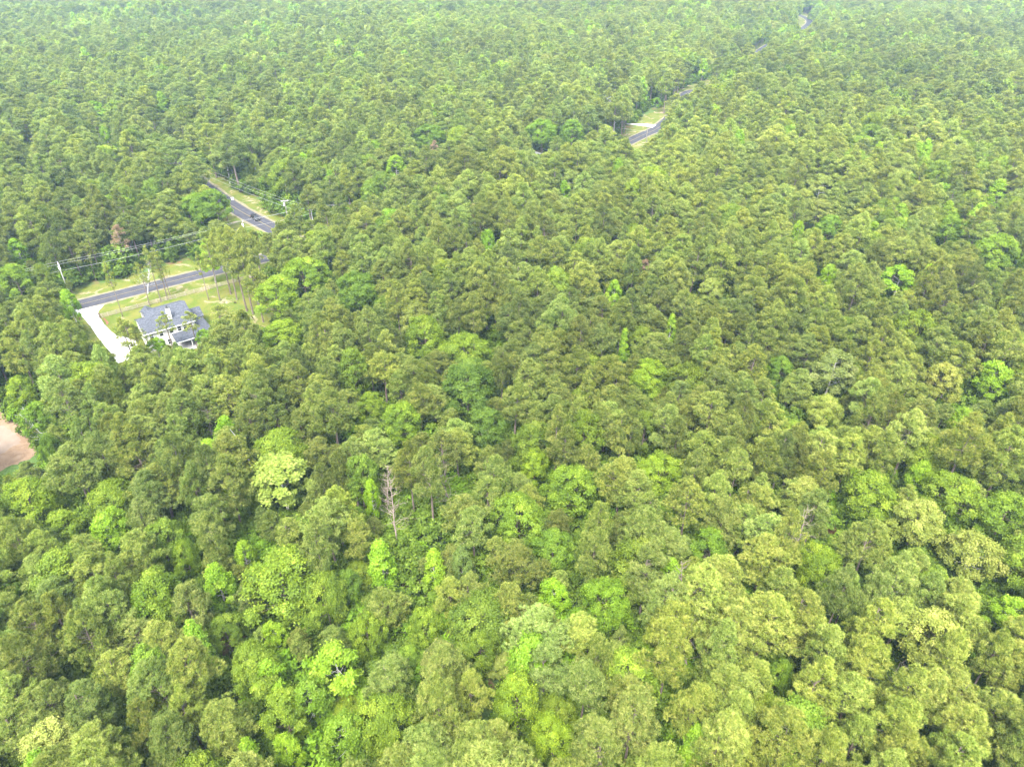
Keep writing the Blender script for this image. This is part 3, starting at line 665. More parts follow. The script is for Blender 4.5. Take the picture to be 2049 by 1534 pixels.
    (1560, 1330 + 20, 60, .8, 'oak', (1.1, 1.15, .8), 'small green broadleaf in a gap between pines, lower right', None),
    (510, 330, 22, 2.4, 'pale', (1.3, 1.2, 1.2), 'slim pale blossoming tree at the edge of the side-road woods', None),
]
BF = [  # bare and dry trees: (px, py top third, height m, proto, label)
    (492, 885, 13, 3, 'white broken snag trunk without branches, left of centre', 'm'),
    (1288, 548, 13, 'dry', 'brownish dry-topped pine above and right of centre', ''),
    (772, 965, 11, 0, 'bare brown dead tree beside the yellow-lime tuft', ''),
    (783, 1030, 13, 1, 'bare brown dead tree below the yellow-lime tuft', ''),
    (905, 962, 13, 1, 'bare brown twiggy tree below the deep green oak pair', ''),
    (1360, 1182, 15, 0, 'bare tan dead pine with whorled branches, lower right', ''),
    (1385, 1300, 11, 1, 'thin bare dead tree between pines near the bottom right', ''),
    (1592, 1085, 12, 1, 'bare grey twiggy tree among pines, lower right', ''),
    (870, 305, 15, 'dry', 'reddish-brown dry pine in the upper middle', ''),
    (240, 478, 14, 'dry', 'tan-brown dry pine behind the power line at left', ''),
    (1662, 210, 15, 3, 'far pale broken snag in the upper right', ''),
    (86, 835, 11, 2, 'silvery bare tree beside the dirt yard', ''),
    (282, 545, 9, 2, 'pale bare tree beside the road across from the house', ''),
    (425, 850, 12, 0, 'bare brown dead tree among pines at left', ''),
    (1190, 425, 12, 'dry', 'faded brownish pine above centre', ''),
    (950, 432, 13, 'dry', 'faded tan pine left of the upper centre', ''),
    (1790, 1352, 11, 1, 'bare pale twigs of a dead tree near the bottom right', ''),
    (905, 505, 13, 'dry', 'pinkish-tan crowned tree above and left of centre', ''),
]
ALL_TREES = []          # dicts of individual trees
occ = []                # occupied ground circles (x, y, r)
def scale_at(d): return FPX / d
def put_tree(kind, name, cm, tm, x, y, z, rz, sx, sz, tint, crown_name='crown'):
    r = empty(name, (x, y, z), rz); r.scale = (sx, sx, sz)
    if cm is not None:
        c = link(crown_name, cm, r); c['tint'] = [float(t) for t in tint]
    link('trunk', tm, r)
    d = dict(root=r, kind=kind, x=x, y=y, z=z, label=None); ALL_TREES.append(d)
    return d
PR = {k: [max(np.abs(np.array([v.co.x for v in m[0].vertices])).max(), 1) for m in v_] for k, v_ in OAKS.items()}
PH = {k: [max(v.co.z for v in m[0].vertices) for m in v_] for k, v_ in OAKS.items()}
cnt = {}
LM = []
for (px, py, wpx, hf, kd, tint, lab, short) in FT:
    H = 15.0
    tint = (min(tint[0], tint[1] * 1.06), min(tint[1], tint[0] * 1.08), min(tint[2], .95))
    for _ in range(4):
        p = at(px, py, H * .66); _, _, d = proj(p.x, p.y, p.z); wm = wpx / scale_at(d)
        H = min(19, max(8.5, 8 + wm * .62 * min(hf, 1.5)))
        if wpx < 50: H = max(H, 14.5)
    k = cnt.get(kd, 0); cnt[kd] = k + 1
    v = k % len(OAKS[kd])
    if kd == 'bright' and hf >= 1.6: v = 1
    elif kd == 'bright' and hf <= 1.05: v = 2
    if lab.startswith('big pale'): v = 0
    cm, tm = OAKS[kd][v]
    sx = wm / 2 / (PR[kd][v] * .93); sz = H / PH[kd][v]
    zt = float(terr(p.x, p.y))
    dct = put_tree('broad', 'broadleaf_tree', cm, tm, p.x, p.y, zt, rng.uniform(0, 6.28), sx, sz, tint)
    dct['label'] = lab; occ.append((p.x, p.y, wm / 2 * .80)); dct['feat'] = True; FE.append((px, py, wpx * .50, wpx * hf * .47, d))
    dct['pp'] = (px, py)
    if short: LM.append((px, py, short))
for (px, py, H, pr, lab, fl) in BF:
    p = at(px, py, H * .8); zt = float(terr(p.x, p.y))
    if pr == 'dry':
        dct = put_tree('pine', 'pine_tree', DRY[0], DRY[1], p.x, p.y, zt, rng.uniform(0, 6), 1.1, (H + 2) / 16, (1, 1, 1)); occ.append((p.x, p.y, 1.6))
    else:
        b = BARE[pr]; dct = put_tree('dead', 'dead_tree', None if pr == 3 else b[0], b[1], p.x, p.y, zt, rng.uniform(0, 6), 1.15, (H + 2.5) / 13, (1, 1, 1), 'branches'); occ.append((p.x, p.y, 2.6))
    dct['label'] = lab; dct['feat'] = True; dct['pp'] = (px, py)

# yard trees: thin high-crowned pines whose trunk feet stand in the lawn (foot pixel, height)
YT = [(246, 634, 17.5, .62, 'slender pine standing alone on the lawn left of the house'), (301, 612, 15, .8, 'pale twiggy pine behind the left end of the house roof'), (323, 604, 18, .9, 'tall pine with bare lower trunk behind the chimney, left one'),
      (336, 600, 17, 1.0, 'tall pine with bare lower trunk behind the chimney, right one'), (342, 598, 14, .7, 'shorter pine in the row behind the chimney'), (418, 600, 15.5, .8, 'leaning slim pine at the sandy patch behind the house'), (441, 601, 20, 1.1, 'thick grey-trunked pine at the sandy patch'),
      (462, 589, 21, 1.3, 'stout dark-trunked pine by the rail fence end'), (493, 622, 24, 1.35, 'pine at the right edge of the lawn, left of two'), (507, 628, 24, 1.4, 'pine at the right edge of the lawn, right of two'), (527, 645, 20, 1.25, 'dark-trunked pine beside the sandy path'),
      (275, 742, 15.5, .95, 'pine in front of the parking pad, left of three'), (287, 746, 15.5, 1.0, 'pine in front of the parking pad, middle of three'), (298, 738, 13, .8, 'pine in front of the parking pad, right of three'), (352, 716, 13.5, .85, 'pine in front of the house covering its downstairs windows'),
      (398, 704, 12.5, .8, 'pine over the patio corner of the house'), (456, 690, 13, 1.0, 'pine at the right of the house side wing'), (474, 600, 22, 1.2, 'tall pine between the rail fence end and the lawn edge pair'), (520, 616, 23, 1.3, 'tall pine just behind the pair at the right lawn edge'), (193, 548 + 14, 14, .9, 'slim bare-trunked pine across the road from the driveway, left of two'), (205, 556, 14, .9, 'slim bare-trunked pine across the road from the driveway, right of two')]
for i, (px, py, H, rs, lab) in enumerate(YT):
    p = at(px, py, 0); cm, tm = PINES[(3, 5, 7, 9)[i - 7]] if 7 <= i <= 10 else PINES[(1, 5)[i - 17]] if i in (17, 18) else THIN[i % 3]; rs = rs * (1.3 if 11 <= i <= 16 else 1)
    dct = put_tree('pine', 'pine_tree', cm, tm, p.x, p.y, 0, rng.uniform(0, 6), rs * .86, H / 17.3, (1.1, 1.05, 1.0)); dct['label'] = lab; dct['feat'] = True
    occ.append((p.x, p.y, 1.5)); dct['pp'] = (px, py)
YB = [(322, 722, 3.2, 7, 'bright', 'small bright green tree at the foot of the house front'), (415, 700, 2.4, 6.5, 'bright', 'small lime tree at the right corner of the patio'), (432, 745, 2.6, 7.5, 'bright', 'small lime tree in front of the patio'),
      (235, 556, 2.4, 4, 'oak', 'dark green rounded shrub-like tree beside the road verge')]
for (px, py, rad, H, kd, lab) in YB:
    p = at(px, py, 0); v = 2; cm, tm = OAKS[kd][v]
    dct = put_tree('broad', 'broadleaf_tree', cm, tm, p.x, p.y, 0, 1.0, rad / PR[kd][v], H / PH[kd][v], (1, 1.05, 1)); dct['label'] = lab; dct['feat'] = True; occ.append((p.x, p.y, rad * .8)); dct['pp'] = (px, py)

# ---------------------------------------------------------------- the forest
def lattice():
    X, Y = [], []
    y = 22.0; row = 0
    while y < 1330:
        s = float(np.interp(y, [60, 150, 230, 320, 700, 1200], [5.5, 5.8, 6.6, 7.5, 7.8, 8.6]))
        half = .72 * (y * C_ + 84 * S_) + 45
        n = int(2 * half / s)
        xs = -half + (np.arange(n) + (.5 if row % 2 else 0)) * s
        X.append(xs); Y.append(np.full(n, y)); y += s * .88; row += 1
    X = np.concatenate(X); Y = np.concatenate(Y)
    return X + rng.normal(0, 1.45, len(X)), Y + rng.normal(0, 1.45, len(X))
X, Y = lattice()
for _q in ((112, 388), (243, 352), (1224, 212)):
    _p = at(_q[0], _q[1]); occ.append((_p.x, _p.y, 7.5))
oc = np.array(occ)
keep = np.ones(len(X), bool)
for ox, oy, orr in oc: keep &= (X - ox) ** 2 + (Y - oy) ** 2 > (orr + 1.0) ** 2
def dist_path(X, Y, path):
    d = np.full(len(X), 1e9)
    for a, b in zip(path[:-1], path[1:]):
        ax, ay, bx, by = a.x, a.y, b.x, b.y; L2 = (bx - ax) ** 2 + (by - ay) ** 2 + 1e-9
        t = np.clip(((X - ax) * (bx - ax) + (Y - ay) * (by - ay)) / L2, 0, 1)
        d = np.minimum(d, np.hypot(X - ax - t * (bx - ax), Y - ay - t * (by - ay)))
    return d
cp = lambda P: [P[i] for i in range(0, len(P), 3)] + [P[-1]]
keep &= dist_path(X, Y, cp(mainp)) > np.where(Y > 360, 5.2, 7.0)
keep &= dist_path(X, Y, cp(sidep)) > 7.0
# the yard and the dirt yard are open ground
for P in (lawn_pts, [g2(*p) for p in [(-160, 800), (0, 822), (48, 862), (72, 884), (70, 908), (-10, 948), (-160, 980)]]):
    keep &= ~in_poly(X, Y, P)
X, Y = X[keep], Y[keep]; N = len(X); Z = terr(X, Y)
H = np.clip(rng.normal(17.2, 1.9, N) + 1.2 * np.sin(X / 33 + 1) * np.cos(Y / 41), 12.5, 20.5)
RS = np.clip(rng.normal(1.10, .15, N), .75, 1.55) * np.interp(Y, [100, 180, 300, 700, 1200], [1.02, 1.12, 1.42, 1.5, 1.65])
H = H * np.interp(Y, [120, 300], [1.0, 1.16])
sc = np.ones(N)
bl = lambda *a: blocked(*a) | hides_feature(*a)
bad = bl(X, Y, Z, H, 2.8 * RS)
for f in (.8, .62, .45, .3):
    k = np.where(bad)[0]
    if len(k) == 0: break
    nb = bl(X[k], Y[k], Z[k], H[k] * f, 2.8 * RS[k] * max(f, .5)); sc[k[~nb]] = f; bad[k[~nb]] = False
ok = ~bad
X, Y, Z, H, RS, sc = (a[ok] for a in (X, Y, Z, H, RS, sc)); N = len(X)
H = H * sc; RS = RS * np.clip(sc * 1.15, .4, 1)
# what grows where: broadleaf share by a patchy field, higher in the valleys far off
fld = np.array([noise.noise(Vector((x / 55, y / 70, 5.5))) + .5 * noise.noise(Vector((x / 17, y / 17, 1.5))) for x, y in zip(X, Y)])
far = np.clip((Y - 250) / 500, 0, 1)
u = rng.uniform(size=N)
pb = np.clip(.07 + .55 * np.clip(fld - .08, 0, 1) + far * .20 + far * 1.4 * np.clip(fld, 0, 1), .02, .8)
broad = u < pb
toneN = np.array([noise.noise(Vector((x / 40, y / 40, 12.5))) for x, y in zip(X, Y)])
toneL = np.array([noise.noise(Vector((x / 120, y / 150, 44.5))) for x, y in zip(X, Y)])
val = np.clip(rng.normal(1.0, .15, N) + .22 * toneN + .22 * toneL, .60, 1.34)
yel = np.clip(rng.normal(0, .05, N), -.09, .06) + .02 * np.clip(X / 80, -1, 1)                 # more olive to the left, yellower to the right
TINT = np.stack([val * (1 + yel), val * 1.0, val * (1 - yel * 1.2 + rng.normal(0, .08, N))], 1)
px_, py_, dd = proj(X, Y, Z + H * .75)
inv = (px_ > -20) & (px_ < 2069) & (py_ > -10) & (py_ < 1560)
kindb = rng.choice(5, N, p=[.46, .17, .10, .24, .03])       # which broadleaf
FK = ['oak', 'bright', 'mustard', 'oak', 'pale']
TB = {'oak': (1.2, 1.12, 1.0), 'bright': (1, 1, 1), 'mustard': (.95, 1, .95), 'pale': (.9, .9, .85)}
order = np.argsort(dd)
npine_done = sum(1 for t in ALL_TREES if t['kind'] == 'pine'); nb_done = sum(1 for t in ALL_TREES if t['kind'] == 'broad')
picked = np.zeros(N, bool)
for i in order:
    if not inv[i]: continue
    if broad[i]:
        if nb_done >= 250: continue
        kd = FK[kindb[i]]; v = int(rng.integers(len(OAKS[kd]))); cm, tm = OAKS[kd][v]; nb_done += 1
        w = rng.uniform(.65, 1.0) * (1 if sc[i] == 1 else .6) * float(np.interp(Y[i], [100, 300], [1, 1.2]))
        h = H[i] * rng.uniform(.78, .95)
        t = np.array(TB[kd]) * TINT[i]
        put_tree('broad', 'broadleaf_tree', cm, tm, X[i], Y[i], Z[i], rng.uniform(0, 6.28), w, h / PH[kd][v], t)
    else:
        if npine_done >= 300: continue
        v = int(rng.integers(len(PINES))); cm, tm = PINES[v]; npine_done += 1
        put_tree('pine', 'pine_tree', cm, tm, X[i], Y[i], Z[i], rng.uniform(0, 6.28), RS[i], H[i] / 17.0, TINT[i])
    ALL_TREES[-1]['pp'] = (px_[i], py_[i]); ALL_TREES[-1]['tintv'] = TINT[i]; ALL_TREES[-1]['hh'] = H[i]; picked[i] = True
    if npine_done >= 300 and nb_done >= 250: break

# labels for the trees that the photograph lets one find only by their neighbours
ORD = ['nearest', 'second nearest', 'third nearest', 'fourth nearest', 'fifth nearest', 'sixth nearest', 'seventh nearest', 'eighth nearest', 'ninth nearest', 'tenth nearest', 'eleventh nearest', 'twelfth nearest', 'thirteenth nearest', 'fourteenth nearest', 'fifteenth nearest', 'sixteenth nearest', 'seventeenth nearest', 'eighteenth nearest', 'nineteenth nearest', 'twentieth nearest']
LM += [(0, 1534, 'the bottom left corner'), (2049, 1534, 'the bottom right corner'), (1330, 1534, 'the bottom edge right of centre'), (1700, 1534, 'the bottom edge far right'), (300, 1534, 'the bottom edge at left'), (870, 1534, 'the bottom edge left of centre'), (0, 1250, 'the left edge, low down'), (2049, 900, 'the right edge, halfway')]
bk = {}
for t in ALL_TREES:
    if t['label']: continue
    x, y = t['pp']; L = min(LM, key=lambda q: (q[0] - x) ** 2 + (q[1] - y) ** 2)
    dx, dy = x - L[0], y - L[1]
    side = ('to the right of' if dx > 0 else 'to the left of') if abs(dx) > abs(dy) else ('in front of' if dy > 0 else 'behind')
    if 'corner' in L[2] or 'edge' in L[2].split(',')[0] and L[2].startswith('the bottom'): side = 'up from' if abs(dy) > abs(dx) else side
    bk.setdefault((L[2], side, t['kind']), []).append((math.hypot(dx, dy), t))
for (lm, side, kd), lst in bk.items():
    lst.sort(key=lambda q: q[0])
    for i, (_, t) in enumerate(lst):
        o = ORD[min(i, len(ORD) - 1)]; tv = t['tintv']; vv = float(tv[1]); ye = float(tv[0] / tv[1])
        tone = ('pale ' if vv > 1.12 else 'dark ' if vv < .88 else '') + ('yellowish' if ye > 1.06 else 'greyish' if ye < .94 else 'olive' if kd == 'pine' else 'green')
        t['label'] = f"{tone} {'pine' if kd == 'pine' else 'broadleaf'}, {o} one {side} {lm}"
        if len(t['label'].split()) > 16: t['label'] = f"{'pine' if kd == 'pine' else 'broadleaf'}, {o} one {side} {lm}"
for t in ALL_TREES:
    cat = {'pine': 'pine tree', 'broad': 'broadleaf tree', 'dead': 'dead tree'}[t['kind']]
    grp = {'pine': 'pines of the forest', 'broad': 'broadleaf trees among the pines', 'dead': 'dead trees in the forest'}[t['kind']]
    tag(t['root'], t['label'], cat, grp)

# the uncounted rest: three instanced masses
def instanced(name, protos, P, idx, rot, scl, tint, label, cat):
    colp = bpy.data.collections.new(name + '_kinds')
    for k, me in enumerate(protos):
        o = bpy.data.objects.new(f'{name}_kind.{k:03d}', me); colp.objects.link(o)
    me = bpy.data.meshes.new(name); me.vertices.add(len(P)); me.vertices.foreach_set('co', np.ascontiguousarray(P, np.float32).ravel())
    def add(nm, ty, a, f):
        t = me.attributes.new(nm, ty, 'POINT'); t.data.foreach_set(f, np.ascontiguousarray(a).ravel())
    add('pick', 'INT', idx.astype(np.int32), 'value'); add('turn', 'FLOAT_VECTOR', rot.astype(np.float32), 'vector')
    add('size', 'FLOAT_VECTOR', scl.astype(np.float32), 'vector'); add('tint', 'FLOAT_VECTOR', tint.astype(np.float32), 'vector')
    me.update(); o = link(name, me)
    ng = bpy.data.node_groups.new(name + '_scatter', 'GeometryNodeTree')
    ng.interface.new_socket('Geometry', in_out='INPUT', socket_type='NodeSocketGeometry'); ng.interface.new_socket('Geometry', in_out='OUTPUT', socket_type='NodeSocketGeometry')
    nd, lk = ng.nodes, ng.links
    gi, go, ip, ci = nd.new('NodeGroupInput'), nd.new('NodeGroupOutput'), nd.new('GeometryNodeInstanceOnPoints'), nd.new('GeometryNodeCollectionInfo')
    ci.inputs['Collection'].default_value = colp; ci.inputs['Separate Children'].default_value = True; ci.inputs['Reset Children'].default_value = True
    ip.inputs['Pick Instance'].default_value = True
    def na(nm, ty):
        a = nd.new('GeometryNodeInputNamedAttribute'); a.data_type = ty; a.inputs['Name'].default_value = nm; return a.outputs['Attribute']
    lk.new(gi.outputs[0], ip.inputs['Points']); lk.new(ci.outputs[0], ip.inputs['Instance'])
    lk.new(na('pick', 'INT'), ip.inputs['Instance Index']); lk.new(na('turn', 'FLOAT_VECTOR'), ip.inputs['Rotation']); lk.new(na('size', 'FLOAT_VECTOR'), ip.inputs['Scale'])
    lk.new(ip.outputs[0], go.inputs[0])
    md = o.modifiers.new('scatter', 'NODES'); md.node_group = ng
    return tag(o, label, cat, kind='stuff')
rest = ~picked
k = np.where(rest & ~broad)[0]
nearm = dd[k] < 300
idx = np.where(nearm, rng.integers(0, len(PINES), len(k)), len(PINES) + rng.integers(0, len(FPINES), len(k)))
rot = np.zeros((len(k), 3)); rot[:, 2] = rng.uniform(0, 6.28, len(k)); rot[:, :2] = rng.normal(0, .03, (len(k), 2))
wide = 1.0
instanced('pine_forest', [joined('pine_kind', *p) for p in PINES + FPINES], np.stack([X, Y, Z], 1)[k], idx, rot, np.stack([RS[k] * wide, RS[k] * wide, H[k] / 17.0], 1), TINT[k], 'olive pine forest stretching away to the top of the picture', 'pine forest')
k = np.where(rest & broad)[0]
BP = [p for kd in ('oak', 'bright', 'mustard', 'pale') for p in OAKS[kd]] + FOAKS
start = {'oak': (0, 4), 'bright': (4, 3), 'mustard': (7 + 2 - 2, 2), 'pale': (9, 2)}
fstart = {'oak': (11, 3), 'bright': (14, 2), 'mustard': (16, 1), 'pale': (17, 1)}
BPn = []
for kd in ('oak', 'bright', 'mustard', 'pale'):
    start[kd] = (len(BPn), len(OAKS[kd])); BPn += OAKS[kd]
b0 = len(BPn); fstart = {'oak': (b0, 3), 'bright': (b0 + 3, 2), 'mustard': (b0 + 5, 1), 'pale': (b0 + 6, 1)}; BPn += FOAKS
idx = []; tt = []
for i in k:
    kd = FK[kindb[i]]; s0, n0 = (start if dd[i] < 330 else fstart)[kd]; idx.append(s0 + int(rng.integers(n0))); tt.append(np.array(TB[kd]) * TINT[i])
w = rng.uniform(.65, 1.05, len(k)) * np.interp(Y[k], [100, 300, 700, 1200], [1.0, 1.25, 1.35, 1.5]) * np.where(sc[k] == 1, 1, .6)
rot = np.zeros((len(k), 3)); rot[:, 2] = rng.uniform(0, 6.28, len(k))
instanced('broadleaf_forest', [joined('broadleaf_kind', *p) for p in BPn], np.stack([X, Y, Z], 1)[k], np.array(idx), rot, np.stack([w, w, H[k] / 14.2 * rng.uniform(.8, 1.0, len(k))], 1), np.array(tt), 'bright green broadleaf trees mixed into the far pine forest', 'broadleaf forest')
# understory in the gaps and along the road edges
def bushes():
    x = rng.uniform(-420, 420, 34000); y = rng.uniform(30, 620, 34000)
    x = np.concatenate([x, rng.uniform(-150, 150, 7000)]); y = np.concatenate([y, rng.uniform(30, 210, 7000)])
    half = .72 * (y * C_ + 84 * S_) + 25
    m = (np.abs(x) < half); x, y = x[m], y[m]
    dm = np.minimum(dist_path(x, y, cp(mainp)), dist_path(x, y, cp(sidep)))
    fl = np.array([noise.noise(Vector((a / 22, b / 22, 31))) for a, b in zip(x, y)])
    m = (dm > 10.5) & ((fl > .05) | (dm < 22) | (rng.uniform(size=len(x)) < np.where(y < 220, .9, .5)))
    m &= ~in_poly(x, y, lawn_pts) & ~in_poly(x, y, [g2(*p) for p in [(-160, 800), (0, 822), (48, 862), (72, 884), (70, 908), (-10, 948), (-160, 980)]])
    x, y = x[m], y[m]; s = rng.uniform(.45, 1.3, len(x)) * np.where((dm[m] < 19) & (y < 330), 1.75, 1)
    bad = blocked(x, y, terr(x, y), 4.2 * s, 2.0 * s); x, y, s = x[~bad], y[~bad], s[~bad]
    n = len(x); rot = np.zeros((n, 3)); rot[:, 2] = rng.uniform(0, 6.28, n)
    v = rng.uniform(.6, 1.05, n); ti = np.stack([v, v * 1.05, v], 1)
    instanced('understory', [joined('bush_kind', *p) for p in BUSH], np.stack([x, y, terr(x, y)], 1), rng.choice(3, n, p=[.45, .4, .15]), rot, np.stack([s, s, s * rng.uniform(.8, 1.3, n)], 1), ti, 'deep green saplings and brush growing under the trees', 'undergrowth')
bushes()

# ---------------------------------------------------------------- the house by the road
def window(parent, x, y, z, w, h, axis='y', sgn=-1):
    """a window unit standing proud of a wall at y (or x); frame with a recessed pane"""
    e = .07; f = MB(); p = MB(); t0, t1 = (0, .06 * sgn)
    def bx(m, a0, a1, c0, c1, d0, d1):
        d0, d1 = min(d0, d1), max(d0, d1)
        if axis == 'y': m.box(x + a0, x + a1, y + d0, y + d1, z + c0, z + c1)
        else: m.box(x + d0, x + d1, y + a0, y + a1, z + c0, z + c1)
    for a0, a1, c0, c1 in ((-w / 2 - e, -w / 2 + .01, -h / 2 - e, h / 2 + e), (w / 2 - .01, w / 2 + e, -h / 2 - e, h / 2 + e), (-w / 2 + .01, w / 2 - .01, h / 2 - .01, h / 2 + e), (-w / 2 + .01, w / 2 - .01, -h / 2 - e, -h / 2 + .01), (-w / 2 + .01, w / 2 - .01, -.02, .02)):
        bx(f, a0, a1, c0, c1, t0, t1)
    fo = f.build('window', M['gutter'], parent)
    bx(p, -w / 2, w / 2, -h / 2, h / 2, .003 * sgn, .02 * sgn); p.build('pane', M['glass'], fo)
def roof_slab(pts, th=.18): return MB().hexa([(a, b, c - th) for a, b, c in pts], pts)
hs = empty('house', (-96, 170, 0), R_(37)); tag(hs, 'white two-storey house with blue-grey shingle roof and white chimney on the lawn', 'house')
w_ = MB()
w_.hexa([(-3.0, -4.6, -.1), (7.6, -4.6, -.1), (7.6, 8.2, -.1), (-3.0, 8.2, -.1)], [(-3.0, -4.6, 5.55), (7.6, -4.6, 5.55), (7.6, 8.2, 5.55), (-3.0, 8.2, 5.55)])
for x in (-3.0, 7.45):                                               # gable ends
    w_.hexa([(x, -4.6, 5.56), (x + .15, -4.6, 5.56), (x + .15, 8.2, 5.56), (x, 8.2, 5.56)], [(x, -4.6, 5.60), (x + .15, -4.6, 5.60), (x + .15, 2.6, 8.26), (x, 2.6, 8.26)])
    w_.hexa([(x, 2.6, 5.57), (x + .15, 2.6, 5.57), (x + .15, 8.2, 5.57), (x, 8.2, 5.57)], [(x, 2.6, 8.25), (x + .15, 2.6, 8.25), (x + .15, 8.2, 6.0), (x, 8.2, 6.0)])
w_.build('wall', M['siding'], hs)
e_ = MB(); e_.hexa([(-5.1, -4.61, -.1), (-3.01, -4.61, -.1), (-3.01, 4.6, -.1), (-5.1, 4.6, -.1)], [(-5.1, -4.61, 5.5), (-3.01, -4.61, 5.5), (-3.01, 4.6, 5.5), (-5.1, 4.6, 5.5)])
e_.hexa([(-5.1, -4.61, 5.51), (-4.95, -4.61, 5.51), (-4.95, 4.6, 5.51), (-5.1, 4.6, 5.51)], [(-5.1, -4.61, 5.55), (-4.95, -4.61, 5.55), (-4.95, .5, 7.4), (-5.1, .5, 7.4)])
e_.build('wall', M['siding'], hs)
g_ = MB(); g_.box(8.0 - .41, 11.3, 1.8, 6.6, -.1, 3.3)
g_.hexa([(11.15, 1.8, 3.31), (11.3, 1.8, 3.31), (11.3, 6.6, 3.31), (11.15, 6.6, 3.31)], [(11.15, 4.1, 4.8), (11.3, 4.1, 4.8), (11.3, 4.3, 4.8), (11.15, 4.3, 4.8)])
g_.build('wall', M['siding'], hs)
for pts in ([(-3.25, -4.95, 5.60), (7.95, -4.95, 5.60), (7.95, 2.6, 8.5), (-3.25, 2.6, 8.5)], [(-3.25, 2.603, 8.5), (7.95, 2.603, 8.5), (7.95, 8.8, 6.1), (-3.25, 8.8, 6.1)],
            [(-5.45, -4.95, 5.60), (-3.253, -4.95, 5.60), (-3.253, .5, 7.693), (-5.45, .5, 7.693)], [(-5.45, .503, 7.693), (-3.253, .503, 7.693), (-3.253, 4.9, 5.9), (-5.45, 4.9, 5.9)],
            [(7.96, 1.2, 3.3), (11.6, 1.2, 3.3), (11.6, 4.2, 5.0), (7.96, 4.2, 5.0)], [(7.96, 4.203, 5.0), (11.6, 4.203, 5.0), (11.6, 7.0, 3.3), (7.96, 7.0, 3.3)],
            [(1.2, -8.7, 2.65), (11.3, -8.7, 2.65), (7.75, -4.62, 3.45), (1.2, -4.62, 3.45)], [(7.75, -4.615, 3.45), (11.3, -8.695, 2.65), (11.3, 1.19, 2.65), (7.75, 1.19, 3.45)],
            [(-3.0, 3.4, 7.1), (-1.55, 3.4, 8.1), (-1.55, 7.0, 8.1), (-3.0, 7.0, 7.1)], [(-1.547, 3.4, 8.1), (-.1, 3.4, 7.1), (-.1, 7.0, 7.1), (-1.547, 7.0, 8.1)]):
    roof_slab(pts).build('roof', M['shingle'], hs)
tr_ = MB()
tr_.box(-5.47, 7.97, -5.06, -4.955, 5.38, 5.56)
tr_.box(1.2, 11.32, -8.80, -8.705, 2.42, 2.62); tr_.build('gutter', M['gutter'], hs)
ch = MB().box(1.9, 2.9, -2.3, -1.3, 6.2, 10.0).build('chimney', M['siding'], hs)
cp_ = MB().box(1.82, 2.98, -2.38, -1.22, 10.003, 10.12); cp_.build('chimney_cap', M['darkmetal'], ch)
MB().tube([(2.4, -1.8, 10.123), (2.4, -1.8, 10.55)], .22, 8).build('flue', M['darkmetal'], ch)
for x in (-.7, .5): MB().tube([(x, -2.0, 6.6), (x, -2.0, 7.15)], .11, 8).build('vent_pipe', M['darkmetal'], hs)
for x in (6.5, 5.0, 3.5, 1.4, -1.2, -3.7): window(hs, x, -4.62, 4.45, .95, 1.45)
for x in (.3, -1.4, -3.0): window(hs, x, -4.62, 1.5, 1.0, 1.5)
for x in (3.2, 5.0, 9.4): window(hs, x, -4.62 if x < 7 else 1.79, 1.4, 1.3, 1.9)
window(hs, -5.11, -1.5, 4.2, 1.0, 1.4, 'x')
MB().box(-5.16, -5.103, -3.6, .8, 0, 2.4).build('garage_door', M['gutter'], hs)
dk = MB().box(6.0, 6.95, -4.66, -4.603, .06, 2.15).build('door', M['darkmetal'], hs)
for x in (1.4, 5.0, 8.4, 11.0): MB().box(x - .08, x + .08, -8.55, -8.39, .14, 2.45).build('porch_post', M['gutter'], hs)
MB().box(1.0, 11.9, -9.9, -4.603, -.1, .13).build('patio', M['slab'], hs)
for (px, py, w, d, h, wm_, rm, lab) in [(112, 388, 14, 9, 3.0, 'brick', 'tanroof', 'low house with tan hip roof among the pines at left'), (243, 352, 13, 8, 2.8, 'siding', 'greyroof2', 'grey-roofed house mostly hidden by pines above the power line'),
                                        (1224, 212, 13, 8, 3.0, 'siding', 'whiteroof', 'pale metal-roofed house half hidden behind pines near the road bend')]:
    p = at(px, py, 0); r = empty('house', (p.x, p.y, float(terr(p.x, p.y))), R_(20)); tag(r, lab, 'house')
    MB().box(-w / 2, w / 2, -d / 2, d / 2, -.5, h).build('wall', M[wm_], r)
    a, b = w / 2 + .5, d / 2 + .5; rg = a - b; zt = h + b * .5
    mb = MB(); n = [(-a, -b, h + .01), (a, -b, h + .01), (a, b, h + .01), (-a, b, h + .01), (-rg, 0, zt), (rg, 0, zt)]
    mb.v = n; mb.f = [(0, 1, 5, 4), (1, 2, 5), (2, 3, 4, 5), (3, 0, 4), (3, 2, 1, 0)]; mb.build('roof', M[rm], r)
    for x in (-w * .3, 0, w * .3): window(r, x, -d / 2 - .003, 1.5, 1.1, 1.2)

